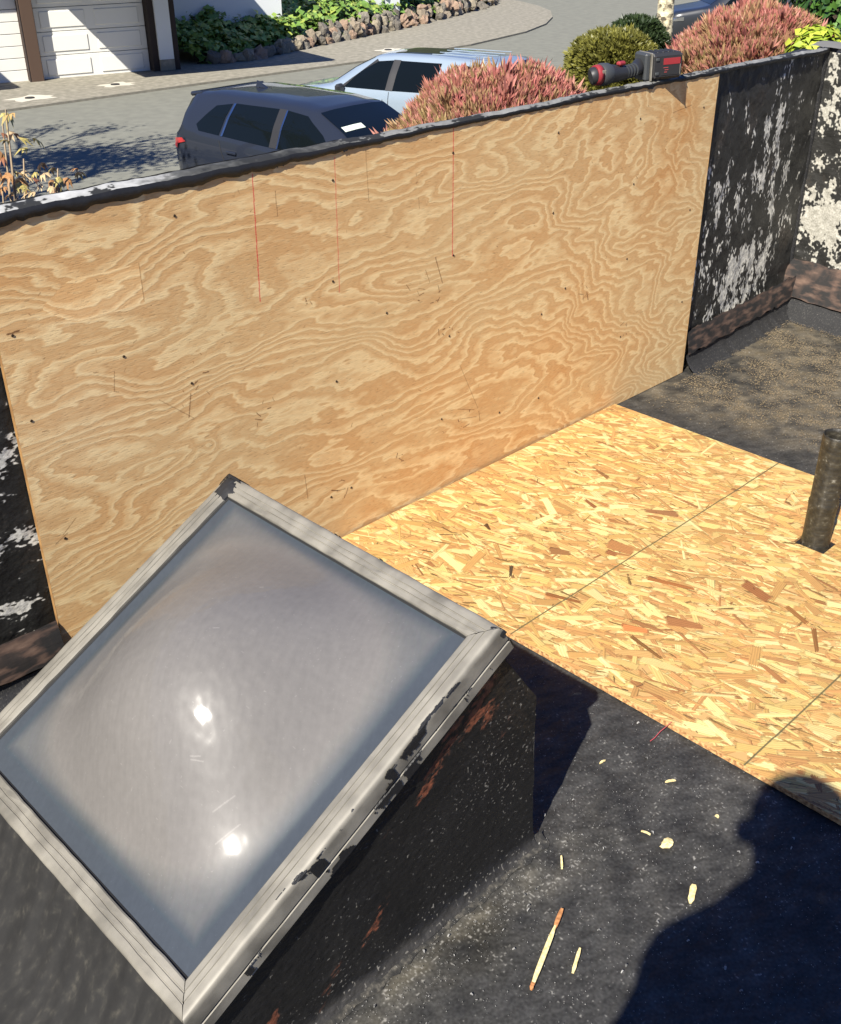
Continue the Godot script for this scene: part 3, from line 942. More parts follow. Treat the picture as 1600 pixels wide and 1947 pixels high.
# ---------------------------------------------------------------- OSB
func osb() -> void:
	var W := 1024
	var H := 2048
	var LX := 1.22
	var LZ := 2.44
	var r := RandomNumberGenerator.new()
	r.seed = 33
	var strands := []
	var pal := [[212, 190, 130], [204, 178, 114], [196, 164, 100], [188, 150, 90], [216, 198, 142], [180, 138, 84], [200, 170, 108], [206, 182, 122], [182, 138, 86], [172, 129, 79], [190, 150, 96], [214, 194, 140]]
	var count := 10500
	for k in count:
		var late := float(k) / count
		var ang := 0.27 + r.randfn(0, 0.40)
		if r.randf() < 0.14: ang = r.randf_range(-1.5, 1.5)
		var l := r.randf_range(0.02, 0.11)
		var wd := r.randf_range(0.003, 0.015)
		var c: Array = pal[r.randi() % 12]
		var col := Vector3(c[0], c[1], c[2]) * r.randf_range(0.90, 1.04)
		var q := r.randf()
		if q < 0.025: col = Vector3(144, 98, 60) * r.randf_range(0.85, 1.2)
		elif q < 0.14: col = Vector3(178, 130, 82) * r.randf_range(0.9, 1.12)
		elif q < 0.20:
			col = Vector3(120, 92, 54) * r.randf_range(0.8, 1.2)
			wd = r.randf_range(0.002, 0.006)
			l = r.randf_range(0.02, 0.06)
		if q > 0.2 and r.randf() < 0.35: wd = r.randf_range(0.010, 0.026)
		col = col.lerp(Vector3(198, 164, 110), 0.10)
		strands.append([r.randf() * LX, r.randf() * LZ, sin(ang), cos(ang), l * 0.5, wd * 0.5, col, r.randf() * 40.0, r.randf_range(-0.8, 0.8), r.randf_range(90, 200)])
	# strands one can point to in the photograph
	for q in [[1.16, 0.46, 0.5, 0.055, 0.028, 138, 98, 62], [1.52, 0.53, 0.55, 0.09, 0.024, 142, 100, 66], [1.36, 0.92, -0.25, 0.085, 0.03, 140, 92, 56], [1.29, 0.56, 0.15, 0.075, 0.042, 160, 112, 70], [1.25, 0.56, 0.1, 0.03, 0.02, 140, 92, 58], [1.12, 0.87, 0.45, 0.085, 0.03, 150, 102, 64], [1.02, 0.80, 0.5, 0.06, 0.024, 190, 120, 72], [1.34, 1.04, -0.4, 0.075, 0.014, 140, 96, 54], [1.28, 1.12, -1.0, 0.09, 0.010, 128, 88, 50], [0.98, 0.86, -0.2, 0.1, 0.010, 120, 84, 46], [1.0, 0.43, -0.9, 0.05, 0.008, 70, 56, 40], [1.12, 0.24, -0.4, 0.03, 0.010, 84, 56, 34], [1.24, 0.75, 0.35, 0.12, 0.014, 150, 96, 54], [1.0, 0.60, 0.35, 0.09, 0.012, 130, 84, 48], [1.42, 0.36, -0.3, 0.05, 0.012, 132, 84, 52]]:
		strands.append([q[0] - 0.8, q[1], sin(q[2]), cos(q[2]), q[3] * 0.5, q[4] * 0.5, Vector3(q[5], q[6], q[7]), q[0] * 7, 0.3, 160.0])
	var bands := 16
	var bh := H / bands
	var outc := []
	outc.resize(bands)
	var outh := []
	outh.resize(bands)
	var fibre := noise(401, 1.0, 2)
	var id := WorkerThreadPool.add_group_task(func(bd: int) -> void:
		var c := PackedByteArray()
		c.resize(W * bh * 3)
		var hh := PackedByteArray()
		hh.resize(W * bh)
		for i in W * bh:
			c[i * 3] = 180
			c[i * 3 + 1] = 144
			c[i * 3 + 2] = 92
			hh[i] = 60
		var y0 := bd * bh
		for s in strands:
			var sx: float = s[0] / LX * W
			var sy: float = s[1] / LZ * H
			var hl: float = s[4] / LX * W
			var hw: float = s[5] / LX * W
			var dx: float = s[2]
			var dy: float = s[3]
			var ey := absf(dy) * hl + absf(dx) * hw + 1
			if sy + ey < y0 or sy - ey >= y0 + bh: continue
			var ex := absf(dx) * hl + absf(dy) * hw + 1
			var col: Vector3 = s[6]
			var sd: float = s[7]
			var skew: float = s[8]
			var hv: float = s[9]
			for py in range(maxi(y0, int(sy - ey)), mini(y0 + bh, int(sy + ey) + 1)):
				for px in range(maxi(0, int(sx - ex)), mini(W, int(sx + ex) + 1)):
					var qx := px - sx
					var qy := py - sy
					var al := qx * dx + qy * dy
					var ac := qx * dy - qy * dx
					if absf(ac) > hw * (1.0 - 0.35 * sin(sd) * al / hl) or absf(al + ac * skew + 2.5 * sin(ac * 1.7 + sd)) > hl: continue
					var f := 1.0 + 0.07 * sin(ac * (0.9 + 0.02 * sd) + sd + 1.5 * sin(al * 0.045 + sd)) + 0.07 * fibre.get_noise_2d(al * 0.03 + sd * 9.0, ac * 0.9)
					if ac > hw - 1.1: f *= 0.80
					elif hl - absf(al) < 1.6: f *= 0.86
					var i := (py - y0) * W + px
					f *= 0.95
					c[i * 3] = int(minf(col.x * f, 255.0))
					c[i * 3 + 1] = int(minf(col.y * f, 255.0))
					c[i * 3 + 2] = int(minf(col.z * f * 0.96, 255.0))
					hh[i] = int(hv * (0.8 + 0.2 * f))
		outc[bd] = c
		outh[bd] = hh, bands)
	WorkerThreadPool.wait_for_group_task_completion(id)
	var cd := PackedByteArray()
	var hd := PackedByteArray()
	for k in bands:
		cd.append_array(outc[k])
		hd.append_array(outh[k])
	var im := Image.create_from_data(W, H, false, Image.FORMAT_RGB8, cd)
	# printed guide lines at two and four feet; stroke() counts y from the bottom
	var ink := Color8(92, 84, 56)
	for z in [0.607, 1.222]:
		stroke(im, LX, LZ, Vector2(0.0, LZ - z), Vector2(1.22, LZ - z - 0.004), 0.0042, ink, 0.9, 3)
	for k in 220:
		var a := Vector2(r.randf() * LX, LZ - r.randf() * 1.6)
		stroke(im, LX, LZ, a, a + Vector2(r.randfn(0, 0.006), r.randfn(0, 0.012)), r.randf_range(0.0012, 0.003), Color8(70, 54, 36), r.randf_range(0.3, 0.85), k)
	var m := mat(Color.WHITE, 0.6, 0.0, 0.4)
	m.albedo_texture = tex(im)
	bump(m, tex(Image.create_from_data(W, H, false, Image.FORMAT_L8, hd)), 0.12)
	var o := thing("osb_panel", "yellow oriented strand board laid flat on the roof round the vent pipe", "wood panel", Vector3(0.80, 0.0, 0.009))
	# four fields round the square hole, hole x 0.843..0.920, z 0.872..0.955 (local)
	var y := 0.0135
	var xs := [0.0, 0.838, 0.922, LX]
	var zs := [0.0, 0.868, 0.954, LZ]
	var st := st_new()
	flat(st)
	for i in 3:
		for j in 3:
			if i == 1 and j == 1: continue
			quad(st, Vector3(xs[i], y, zs[j]), Vector3(xs[i + 1], y, zs[j]), Vector3(xs[i + 1], y, zs[j + 1]), Vector3(xs[i], y, zs[j + 1]), Rect2(xs[i] / LX, zs[j] / LZ, (xs[i + 1] - xs[i]) / LX, (zs[j + 1] - zs[j]) / LZ))
	obj("face", done(st), m, o)
	var edge := mat(Color.WHITE, 0.85)
	edge.albedo_texture = noise_tex(402, 256, 0.06, 4, [[0.0, Color8(110, 74, 44)], [0.5, Color8(178, 134, 86)], [1.0, Color8(220, 184, 126)]])
	tri(edge, 6.0)
	st = st_new()
	flat(st)
	for q in [[Vector2(0, 0), Vector2(0, LZ)], [Vector2(0, LZ), Vector2(LX, LZ)], [Vector2(LX, LZ), Vector2(LX, 0)], [Vector2(LX, 0), Vector2(0, 0)], [Vector2(xs[1], zs[1]), Vector2(xs[2], zs[1])], [Vector2(xs[2], zs[1]), Vector2(xs[2], zs[2])], [Vector2(xs[2], zs[2]), Vector2(xs[1], zs[2])], [Vector2(xs[1], zs[2]), Vector2(xs[1], zs[1])]]:
		quad(st, Vector3(q[0].x, y, q[0].y), Vector3(q[1].x, y, q[1].y), Vector3(q[1].x, 0.001, q[1].y), Vector3(q[0].x, 0.001, q[0].y))
	obj("edge", done(st), edge, o)

func pipe() -> void:
	var c := Vector3(1.681, 0.0, 0.918)
	var o := thing("vent_pipe", "black vent pipe standing in a square cut-out of the strand board", "pipe", c)
	var m := mat(Color.WHITE, 0.45)
	m.albedo_texture = noise_tex(501, 512, 0.03, 5, [[0.0, Color8(24, 23, 20)], [0.5, Color8(44, 41, 34)], [0.75, Color8(58, 54, 44)], [0.9, Color8(110, 106, 96)], [1.0, Color8(150, 146, 134)]])
	bump(tri(m, 3.0), M.grain, 0.15)
	var n := noise(502, 4.0, 2)
	var st := st_new()
	var prof := [[0.0395, 0.0], [0.0385, 0.012], [0.0360, 0.03], [0.0362, 0.12], [0.0380, 0.128], [0.0378, 0.138], [0.0355, 0.145], [0.0352, 0.30], [0.0355, 0.322], [0.0350, 0.329], [0.0335, 0.331], [0.0315, 0.329], [0.0305, 0.32], [0.0305, 0.10]]
	grid(st, 36, prof.size() - 1, func(u: float, v: float) -> Vector3:
		var q: Array = prof[int(round(v * (prof.size() - 1)))]
		var a := -TAU * u
		var rr: float = q[0] + 0.0006 * n.get_noise_3d(cos(a), q[1] * 10, sin(a))
		return Vector3(cos(a) * rr, q[1], sin(a) * rr))
	obj("tube", done(st), m, o)
	var cap := CylinderMesh.new()
	cap.top_radius = 0.0305
	cap.bottom_radius = 0.0305
	cap.height = 0.004
	obj("bore", cap, M.dark, o).position.y = 0.12
	obj("hole_bottom", box_mesh(Vector3(-0.001, 0.003, -0.001), Vector3(0.082, 0.004, 0.084)), M.dark, o)

# ---------------------------------------------------------------- skylight
func skylight() -> void:
	var B0 := Vector3(-0.3758, 0.2289, 1.065)
	var E1 := Vector3(0.88496, 0.46567, 0)     # up the slope
	var E2 := Vector3(0, 0, -1)                 # towards the parapet
	var NN := Vector3(-0.46567, 0.88496, 0)
	var SA := 0.698
	var SB := 0.70
	var o := thing("skylight", "domed grey skylight in a weathered aluminium frame on a black tarred kerb", "skylight", Vector3(0, 0, 0.7))
	var off := o.position
	var at := func(a: float, b: float, h: float) -> Vector3: return B0 + E1 * a + E2 * b + NN * h - off
	# kerb: a wedge, textured on the near side
	var z0 := 1.052
	var z1 := 0.378
	var prof := [Vector2(-0.352, -0.004), Vector2(-0.352, 0.178), Vector2(0.232, 0.484), Vector2(0.262, 0.480), Vector2(0.349, 0.352), Vector2(0.362, -0.004)]
	var lx0 := -0.45
	var LX := 0.85
	var LY := 0.56
	var n1 := noise(601, 7.0, 4)
	var n2 := noise(602, 60.0, 3)
	var n3 := noise(603, 260.0, 1, FastNoiseLite.TYPE_VALUE)
	var n4 := noise(604, 1.0, 3)
	var rust := [[0.21, 0.415, 0.06, 0.020, 1.0], [0.235, 0.385, 0.05, 0.014, 0.7], [0.12, 0.36, 0.09, 0.013, 1.0], [0.0, 0.27, 0.06, 0.010, 0.35], [-0.02, 0.115, 0.06, 0.010, 0.8], [-0.12, 0.06, 0.08, 0.010, 0.5], [-0.26, 0.045, 0.08, 0.012, 0.9], [0.28, 0.33, 0.04, 0.012, 0.5]]
	var im := painted(1024, 680, func(j: int) -> PackedByteArray:
		var b := PackedByteArray()
		b.resize(1024 * 3)
		var y := LY * (1.0 - (j + 0.5) / 680.0)
		for i in 1024:
			var x := lx0 + LX * (i + 0.5) / 1024.0
			var a := n1.get_noise_2d(x, y)
			var c := n2.get_noise_2d(x, y)
			var sx := x * 0.885 + y * 0.466
			var sy := -x * 0.466 + y * 0.885
			var e := n4.get_noise_2d(sx * 14.0, sy * 60.0)
			var v := 17.0 + 7.0 * a + 8.0 * c + 5.0 * e
			var r0 := v + 1.0
			var g0 := v
			var b0 := v - 1.0
			var rs := 0.0
			for q in rust:
				var dx: float = (x - q[0]) * 0.62 + (y - q[1]) * 0.78
				var dy: float = -(x - q[0]) * 0.78 + (y - q[1]) * 0.62
				rs = maxf(rs, q[4] * exp(-(dx * dx) / (q[2] * q[2]) - (dy * dy) / (q[3] * q[3] * 1.8)))
			rs = sstep(0.28, 0.62, rs * (0.8 + 1.1 * e + 0.6 * c))
			r0 = lerpf(r0, 98 + 40 * c, rs)
			g0 = lerpf(g0, 56 + 24 * c, rs)
			b0 = lerpf(b0, 38 + 18 * c, rs)
			var sp := n3.get_noise_2d(x, y)
			var th := 0.80 - 0.16 * a - 0.2 * blob(x, y, 0.28, 0.24, 0.1, 0.12) - 0.12 * sstep(0.12, 0.0, y)
			if sp > th:
				var k := minf((sp - th) * 6.0, 1.0) * 0.8
				r0 = lerpf(r0, 140, k)
				g0 = lerpf(g0, 136, k)
				b0 = lerpf(b0, 126, k)
			# dusty line at the foot
			var ft := sstep(0.030, 0.004, y + 0.012 * a) * 0.4
			put(b, i * 3, lerpf(r0, 104, ft), lerpf(g0, 100, ft), lerpf(b0, 92, ft))
		return b)
	var side := mat(Color.WHITE, 0.55)
	side.albedo_texture = tex(im)
	bump(side, noise_tex(605, 1024, 0.03, 5, []), 0.2)
	var wob := noise(606, 6.0, 3)
	var st := st_new()
	st.set_smooth_group(0)
	# near side as a grid between foot and top line
	var topline := func(x: float) -> float:
		if x < 0.232: return lerpf(0.178, 0.484, (x + 0.352) / 0.584)
		if x < 0.262: return lerpf(0.484, 0.480, (x - 0.232) / 0.03)
		if x < 0.349: return lerpf(0.480, 0.352, (x - 0.262) / 0.087)
		return lerpf(0.352, -0.004, (x - 0.349) / 0.013)
	var xs := []
	for k in 49: xs.append(lerpf(-0.352, 0.349, k / 48.0))
	var ptz := func(x: float, y: float) -> Vector3:
		var flare := 0.016 * exp(-y / 0.018)
		return Vector3(x, y, z0 + flare + 0.003 * wob.get_noise_2d(x * 2, y * 2) + 0.0016 * wob.get_noise_2d(x * 9, y * 9)) - off
	var uvf := func(x: float, y: float) -> Vector2: return Vector2((x - lx0) / LX, 1.0 - y / LY)
	for k in 48:
		var xa: float = xs[k]
		var xb: float = xs[k + 1]
		for j in 24:
			var ya0 := lerpf(-0.004, topline.call(xa), j / 24.0)
			var ya1 := lerpf(-0.004, topline.call(xa), (j + 1) / 24.0)
			var yb0 := lerpf(-0.004, topline.call(xb), j / 24.0)
			var yb1 := lerpf(-0.004, topline.call(xb), (j + 1) / 24.0)
			var pp := [Vector2(xa, ya1), Vector2(xb, yb1), Vector2(xb, yb0), Vector2(xa, ya0)]
			for q in [0, 1, 2, 0, 2, 3]:
				st.set_uv(uvf.call(pp[q].x, pp[q].y))
				st.add_vertex(ptz.call(pp[q].x, pp[q].y))
	for j in 24:
		var y1 := lerpf(0.352, -0.004, j / 24.0)
		var y2 := lerpf(0.352, -0.004, (j + 1) / 24.0)
		var pp := [Vector2(0.349, y1), Vector2(topx(y1), y1), Vector2(topx(y2), y2), Vector2(0.349, y2)]
		for q in [0, 1, 2, 0, 2, 3]:
			st.set_uv(uvf.call(pp[q].x, pp[q].y))
			st.add_vertex(ptz.call(pp[q].x, pp[q].y))
	obj("kerb_side", done(st), side, o)
	st = st_new()
	flat(st)
	for k in prof.size() - 1:
		var a: Vector2 = prof[k]
		var b: Vector2 = prof[k + 1]
		quad(st, Vector3(a.x, a.y, z1) - off, Vector3(b.x, b.y, z1) - off, Vector3(b.x, b.y, z0) - off, Vector3(a.x, a.y, z0) - off)
	var back := PackedVector2Array(prof)
	var ix := Geometry2D.triangulate_polygon(back)
	for k in range(0, ix.size(), 3):
		tri3(st, Vector3(back[ix[k]].x, back[ix[k]].y, z1) - off, Vector3(back[ix[k + 1]].x, back[ix[k + 1]].y, z1) - off, Vector3(back[ix[k + 2]].x, back[ix[k + 2]].y, z1) - off)
	obj("kerb", done(st), M.tar, o)
	# felt dressed up the low end
	var dress := mat(Color.WHITE, 0.8)
	dress.albedo_texture = noise_tex(612, 1024, 0.012, 7, [[0.0, Color8(10, 10, 10)], [0.46, Color8(21, 20, 19)], [0.66, Color8(30, 29, 27)], [0.78, Color8(46, 44, 39)], [1.0, Color8(84, 80, 70)]])
	tri(dress, 2.6)
	st = st_new()
	grid(st, 6, 50, func(u: float, v: float) -> Vector3:
		var z := lerpf(0.34, 1.085, v)
		var x := lerpf(-0.352, -0.56, u) - 0.012 * wob.get_noise_2d(z * 4, u * 3)
		return Vector3(x, 0.176 * pow(1.0 - u, 2.2) * sstep(1.09, 1.05, z) - 0.002 + 0.004 * wob.get_noise_2d(z * 9, u * 9) * (1.0 - u), z) - off)
	obj("felt_apron", done(st), dress, o)
	# dusty tar fillet round the foot
	st = st_new()
	grid(st, 60, 5, func(u: float, v: float) -> Vector3:
		var x := lerpf(-0.37, 0.385, u)
		var q := 0.016 * (1.0 - v) + 0.006 * wob.get_noise_2d(x * 4, 3.0)
		return Vector3(x, maxf(q, 0.0) * (1.0 - v) - 0.001 * v, z0 + 0.004 + 0.024 * v * v + 0.010 * wob.get_noise_2d(x * 5, 7.0) * v) - off)
	var dusty := mat(Color.WHITE, 0.85)
	dusty.albedo_texture = noise_tex(607, 512, 0.04, 5, [[0.0, Color8(24, 24, 24)], [0.45, Color8(40, 39, 36)], [0.68, Color8(64, 61, 55)], [1.0, Color8(110, 105, 93)]])
	bump(tri(dusty, 3.0), M.grain, 0.12)
	obj("tar_fillet", done(st), dusty, o)
	# frame rails, mitred
	var pr := [Vector2(0.0, -0.014), Vector2(0.0, 0.003), Vector2(0.002, 0.005), Vector2(0.0105, 0.0055), Vector2(0.0112, 0.004), Vector2(0.0126, 0.004), Vector2(0.0133, 0.0055), Vector2(0.0205, 0.0055), Vector2(0.0212, 0.004), Vector2(0.0226, 0.004), Vector2(0.0233, 0.0055), Vector2(0.0310, 0.0053), Vector2(0.0362, 0.0044), Vector2(0.0390, 0.0015), Vector2(0.0400, -0.0035), Vector2(0.0400, -0.0300), Vector2(0.0360, -0.0305), Vector2(0.0360, -0.0345), Vector2(0.0405, -0.0355), Vector2(0.0410, -0.0560), Vector2(0.0350, -0.0560)]
	var i0 := 0.040
	var cor := [Vector2(i0, i0), Vector2(SA - i0, i0), Vector2(SA - i0, SB - i0), Vector2(i0, SB - i0)]
	for k in 4:
		var p0: Vector2 = cor[k]
		var p1: Vector2 = cor[(k + 1) % 4]
		var d := (p1 - p0).normalized()
		var out := Vector2(d.y, -d.x)
		st = st_new()
		for q in pr.size() - 1:
			st.set_smooth_group(k * 10 + 1 if q >= 10 and q <= 14 else -1)
			var a: Vector2 = pr[q]
			var b: Vector2 = pr[q + 1]
			var seg := 24
			for s in seg:
				var v4 := []
				for e in [[a, s], [a, s + 1], [b, s + 1], [b, s]]:
					var pf: Vector2 = e[0]
					var t: float = float(e[1]) / seg
					var pa := p0 - d * (pf.x - 0.0008)
					var pb := p1 + d * (pf.x - 0.0008)
					var pt := pa.lerp(pb, t) + out * pf.x
					var dent := 0.0012 * wob.get_noise_2d(pt.x * 6 + k * 9, pt.y * 6)
					v4.append(at.call(pt.x + out.x * dent, pt.y + out.y * dent, pf.y + dent))
				quad(st, v4[3], v4[2], v4[1], v4[0])
		obj("frame_rail", done(st), M.alu, o)
	# tar smeared on the outer edges of the frame
	var tn := noise(608, 1.0, 3)
	for k in 4:
		var p0: Vector2 = cor[k]
		var p1: Vector2 = cor[(k + 1) % 4]
		var d := (p1 - p0).normalized()
		var out := Vector2(d.y, -d.x)
		st = st_new()
		st.set_smooth_group(0)
		var seg := 420
		var idx := [11, 12, 13, 14, 15, 16, 17, 18, 19]
		var any := false
		for s in seg:
			var t := (s + 0.5) / seg
			for qi in idx.size() - 1:
				var qa: Vector2 = pr[idx[qi]]
				var qb: Vector2 = pr[idx[qi + 1]]
				for half in 5:
					var a := qa.lerp(qb, half / 5.0)
					var b := qa.lerp(qb, (half + 1) / 5.0)
					var lv := (qi * 5 + half) / 40.0
					var w := tn.get_noise_2d(t * 8.0 + k * 13.0, lv * 1.6) + 0.12 * tn.get_noise_2d(t * 70.0, lv * 6.0)
					var need := 0.5
					if k == 0: need = 0.42 - 0.34 * exp(-pow((t - 0.72) / 0.16, 2)) - 0.22 * exp(-pow((t - 0.36) / 0.12, 2)) + 0.2 * sstep(0.2, 0.05, t) - 0.4 * sstep(0.95, 1.0, t)
					if k == 1: need = 0.50 - 0.9 * sstep(0.90, 0.97, t) - 0.6 * sstep(0.03, 0.0, t)
					if k == 2: need = 0.55 - 0.9 * sstep(0.06, 0.02, t)
					if k == 3: continue
					need += 0.25 * sstep(0.3, 0.0, lv)
					if w < need: continue
					any = true
					var v4 := []
					for e in [[a, s], [a, s + 1], [b, s + 1], [b, s]]:
						var pf: Vector2 = e[0]
						var tt: float = float(e[1]) / seg
						var pt := (p0 - d * (pf.x + 0.001)).lerp(p1 + d * (pf.x + 0.001), tt) + out * (pf.x + 0.0016)
						v4.append(at.call(pt.x, pt.y, pf.y + 0.0016 + 0.001 * tn.get_noise_2d(tt * 90, lv * 9)))
					quad(st, v4[3], v4[2], v4[1], v4[0])
		if any: obj("tar_smear", done(st), M.tar_plain, o)
	# tar caps over the two upper corners
	for q in [[SA - 0.022, SB - 0.018, 0.05, 0.036, 31], [SA - 0.004, 0.006, 0.014, 0.016, 32]]:
		st = st_new()
		var cn := noise(q[4], 1.0, 2)
		grid(st, 20, 8, func(u: float, v: float) -> Vector3:
			var a := TAU * u
			var rr: float = v * (1.0 + 0.5 * cn.get_noise_2d(cos(a) * 1.4, sin(a) * 1.4))
			var ca: float = clampf(q[0] + cos(a) * q[2] * rr * 0.62, 0, SA + 0.0025)
			var cb: float = clampf(q[1] + sin(a) * q[3] * rr, -0.0025, SB + 0.0025)
			var edge := maxf(0.0, maxf(ca - (SA - 0.012), cb - (SB - 0.012)))
			edge = maxf(edge, 0.012 - cb if cb < 0.012 else 0.0)
			return at.call(ca, cb, 0.0085 - 0.9 * edge * edge / 0.012 - (0.004 * v * v)))
		obj("tar_cap", done(st), M.tar_plain, o)
	# glazing: one moulded sheet, a flat flange round a raised dome, filmed with dust on its crown
	var f0 := 0.040
	var d0 := Vector2(0.070, 0.064)
	var d1 := Vector2(0.656, 0.638)
	var fl := [Vector2(f0, f0), Vector2(SA - f0, f0), Vector2(SA - f0, SB - f0), Vector2(f0, SB - f0)]
	var film := noise(610, 1.0, 4)
	var film2 := noise(611, 220.0, 1, FastNoiseLite.TYPE_VALUE)
	var dim := painted(768, 768, func(j: int) -> PackedByteArray:
		var b := PackedByteArray()
		b.resize(768 * 3)
		for i in 768:
			var x := i / 768.0
			var y := j / 768.0
			var v := 216.0 + 9.0 * film.get_noise_2d(x * 3.0, y * 3.0) + 5.0 * film.get_noise_2d(x * 8.0 + y * 4.0, y * 60.0 - x * 30.0) + 6.0 * film.get_noise_2d(x * 40.0, y * 40.0)
			if film2.get_noise_2d(x, y) > 0.93: v += 30.0
			put(b, i * 3, v, v, v)
		return b)
	for q in [[0.36, 0.70, 0.375, 0.72], [0.355, 0.705, 0.37, 0.73], [0.62, 0.55, 0.63, 0.56], [0.7, 0.2, 0.72, 0.21], [0.3, 0.8, 0.36, 0.82], [0.25, 0.84, 0.32, 0.86]]:
		stroke(dim, 1.0, 1.0, Vector2(q[0], q[1]), Vector2(q[2], q[3]), 0.003, Color.WHITE, 0.8, int(q[0] * 50))
	M.dome.albedo_texture = tex(dim)
	var dn := noise(609, 4.0, 2)
	var hgt := func(a: float, b: float) -> float:
		var ux := (a - d0.x) / (d1.x - d0.x) * 2.0 - 1.0
		var vx := (b - d0.y) / (d1.y - d0.y) * 2.0 - 1.0
		var k := 0.03
		ux *= 1.0 + k * vx * vx * vx * vx
		vx *= 1.0 + k * ux * ux * ux * ux
		if absf(ux) >= 1.0 or absf(vx) >= 1.0: return 0.0
		var w := (1.0 - ux * ux) * (1.0 - vx * vx)
		return 0.155 * pow(w, 1.45) + 0.0006 * dn.get_noise_2d(ux * 3, vx * 3) * w
	st = st_new()
	st.set_smooth_group(0)
	var gn := 150
	var gp := []
	var gc := []
	for j in gn + 1:
		var rp := PackedVector3Array()
		var rc := PackedColorArray()
		for i in gn + 1:
			var a := lerpf(f0 - 0.004, SA - f0 + 0.004, float(i) / gn)
			var b := lerpf(f0 - 0.004, SB - f0 + 0.004, float(j) / gn)
			var h: float = hgt.call(a, b)
			var m := maxf(absf((a - d0.x) / (d1.x - d0.x) * 2.0 - 1.0), absf((b - d0.y) / (d1.y - d0.y) * 2.0 - 1.0))
			rp.append(at.call(a, b, -0.0035 + h))
			rc.append(Color(0.064, 0.078, 0.093).lerp(Color(0.202, 0.192, 0.179), sstep(1.0, 0.90, m) * (0.45 + 0.55 * sstep(0.0, 0.02, h))))
		gp.append(rp)
		gc.append(rc)
	for j in gn:
		for i in gn:
			for q in [[0, 0], [0, 1], [1, 1], [0, 0], [1, 1], [1, 0]]:
				st.set_uv(Vector2(float(i + q[0]) / gn, float(j + q[1]) / gn))
				st.set_color(gc[j + q[1]][i + q[0]])
				st.add_vertex(gp[j + q[1]][i + q[0]])
	obj("dome", done(st), M.dome, o)
	obj("inner_gasket", gasket(at, fl), M.dark, o)

func topx(y: float) -> float:
	return lerpf(0.362, 0.349, (y + 0.004) / 0.356)

func gasket(at: Callable, fl: Array) -> ArrayMesh:
	var st := st_new()
	flat(st)
	for k in 4:
		var a: Vector2 = fl[k]
		var b: Vector2 = fl[(k + 1) % 4]
		var d := (b - a).normalized()
		var inn := Vector2(-d.y, d.x)
		var w := 0.0035
		quad(st, at.call(a.x, a.y, -0.001), at.call(b.x, b.y, -0.001), at.call(b.x + inn.x * w - d.x * w, b.y + inn.y * w - d.y * w, -0.003), at.call(a.x + inn.x * w + d.x * w, a.y + inn.y * w + d.y * w, -0.003))
	return done(st)

# ---------------------------------------------------------------- cars
# stations: [s, sill half-width, belt half-width, belt height, roof half-width, roof height]
func car_at(stn: Array, s: float) -> Array:
	for k in stn.size() - 1:
		if s <= stn[k + 1][0] or k == stn.size() - 2:
			var t: float = clampf((s - stn[k][0]) / (stn[k + 1][0] - stn[k][0]), 0, 1)
			var o := []
			for q in 6: o.append(lerpf(stn[k][q], stn[k + 1][q], t))
			return o
	return stn[0]

# the half outline at s, from sill to roof centre, as (half-width, height)
func car_ring(a: Array) -> Array:
	var dh: float = a[5] - a[3]
	return [Vector2(a[1] - 0.06, 0.22), Vector2(a[1], 0.34), Vector2(a[2] + 0.015, lerpf(0.34, a[3], 0.55)), Vector2(a[2] + 0.02, lerpf(0.34, a[3], 0.82)), Vector2(a[2], a[3]), Vector2(lerpf(a[2], a[4], 0.5) + 0.012, a[3] + dh * 0.5), Vector2(a[4], a[3] + dh * 0.90), Vector2(a[4] - 0.06, a[3] + dh * 0.965), Vector2(a[4] * 0.55, a[3] + dh * 0.993), Vector2(0, a[5])]

func car_side(stn: Array, s: float, h: float) -> float:
	var ring := car_ring(car_at(stn, s))
	for k in ring.size() - 1:
		if h <= ring[k + 1].y: return lerpf(ring[k].x, ring[k + 1].x, clampf((h - ring[k].y) / maxf(ring[k + 1].y - ring[k].y, 0.001), 0, 1))
	return 0.0

func side_panel(stn: Array, pts: Array, sd: float, off: float, L: float) -> ArrayMesh:
	# a polygon of (s, height) laid on the car's side
	var p := PackedVector2Array(pts)
	var st := st_new()
	st.set_smooth_group(0)
	var ix := Geometry2D.triangulate_polygon(p)
	var tris := []
	for k in range(0, ix.size(), 3): tris.append([p[ix[k]], p[ix[k + 1]], p[ix[k + 2]]])
	for n in 3:
		var more := []
		for t in tris:
			var ab: Vector2 = (t[0] + t[1]) * 0.5
			var bc: Vector2 = (t[1] + t[2]) * 0.5
			var ca: Vector2 = (t[2] + t[0]) * 0.5
			more.append_array([[t[0], ab, ca], [ab, t[1], bc], [ca, bc, t[2]], [ab, bc, ca]])
		tris = more
	for t in tris:
		var v := []
		for e in t: v.append(Vector3(sd * (car_side(stn, e.x, e.y) + off), e.y, -e.x * L))
		if (v[1] - v[0]).cross(v[2] - v[0]).x * sd > 0: tri3(st, v[0], v[2], v[1])
		else: tri3(st, v[0], v[1], v[2])
	return done(st)

func top_panel(stn: Array, s0: float, s1: float, k0: float, k1: float, off: float, L: float, n := 8) -> ArrayMesh:
	# a panel over the roof or the sloping glass between stations, from -k0..k1 of the roof half-width
	var st := st_new()
	grid(st, 10, n, func(u: float, v: float) -> Vector3:
		var s := lerpf(s0, s1, v)
		var a := car_at(stn, s)
		var x: float = lerpf(-k0, k1, u) * a[4]
		var dh: float = a[5] - a[3]
		var f: float = absf(x) / a[4]
		var h: float = a[5] - dh * (0.007 * f / 0.55 if f < 0.55 else 0.007 + 0.028 * (f - 0.55) / 0.35)
		return Vector3(x, h + off, -s * L))
	return done(st)

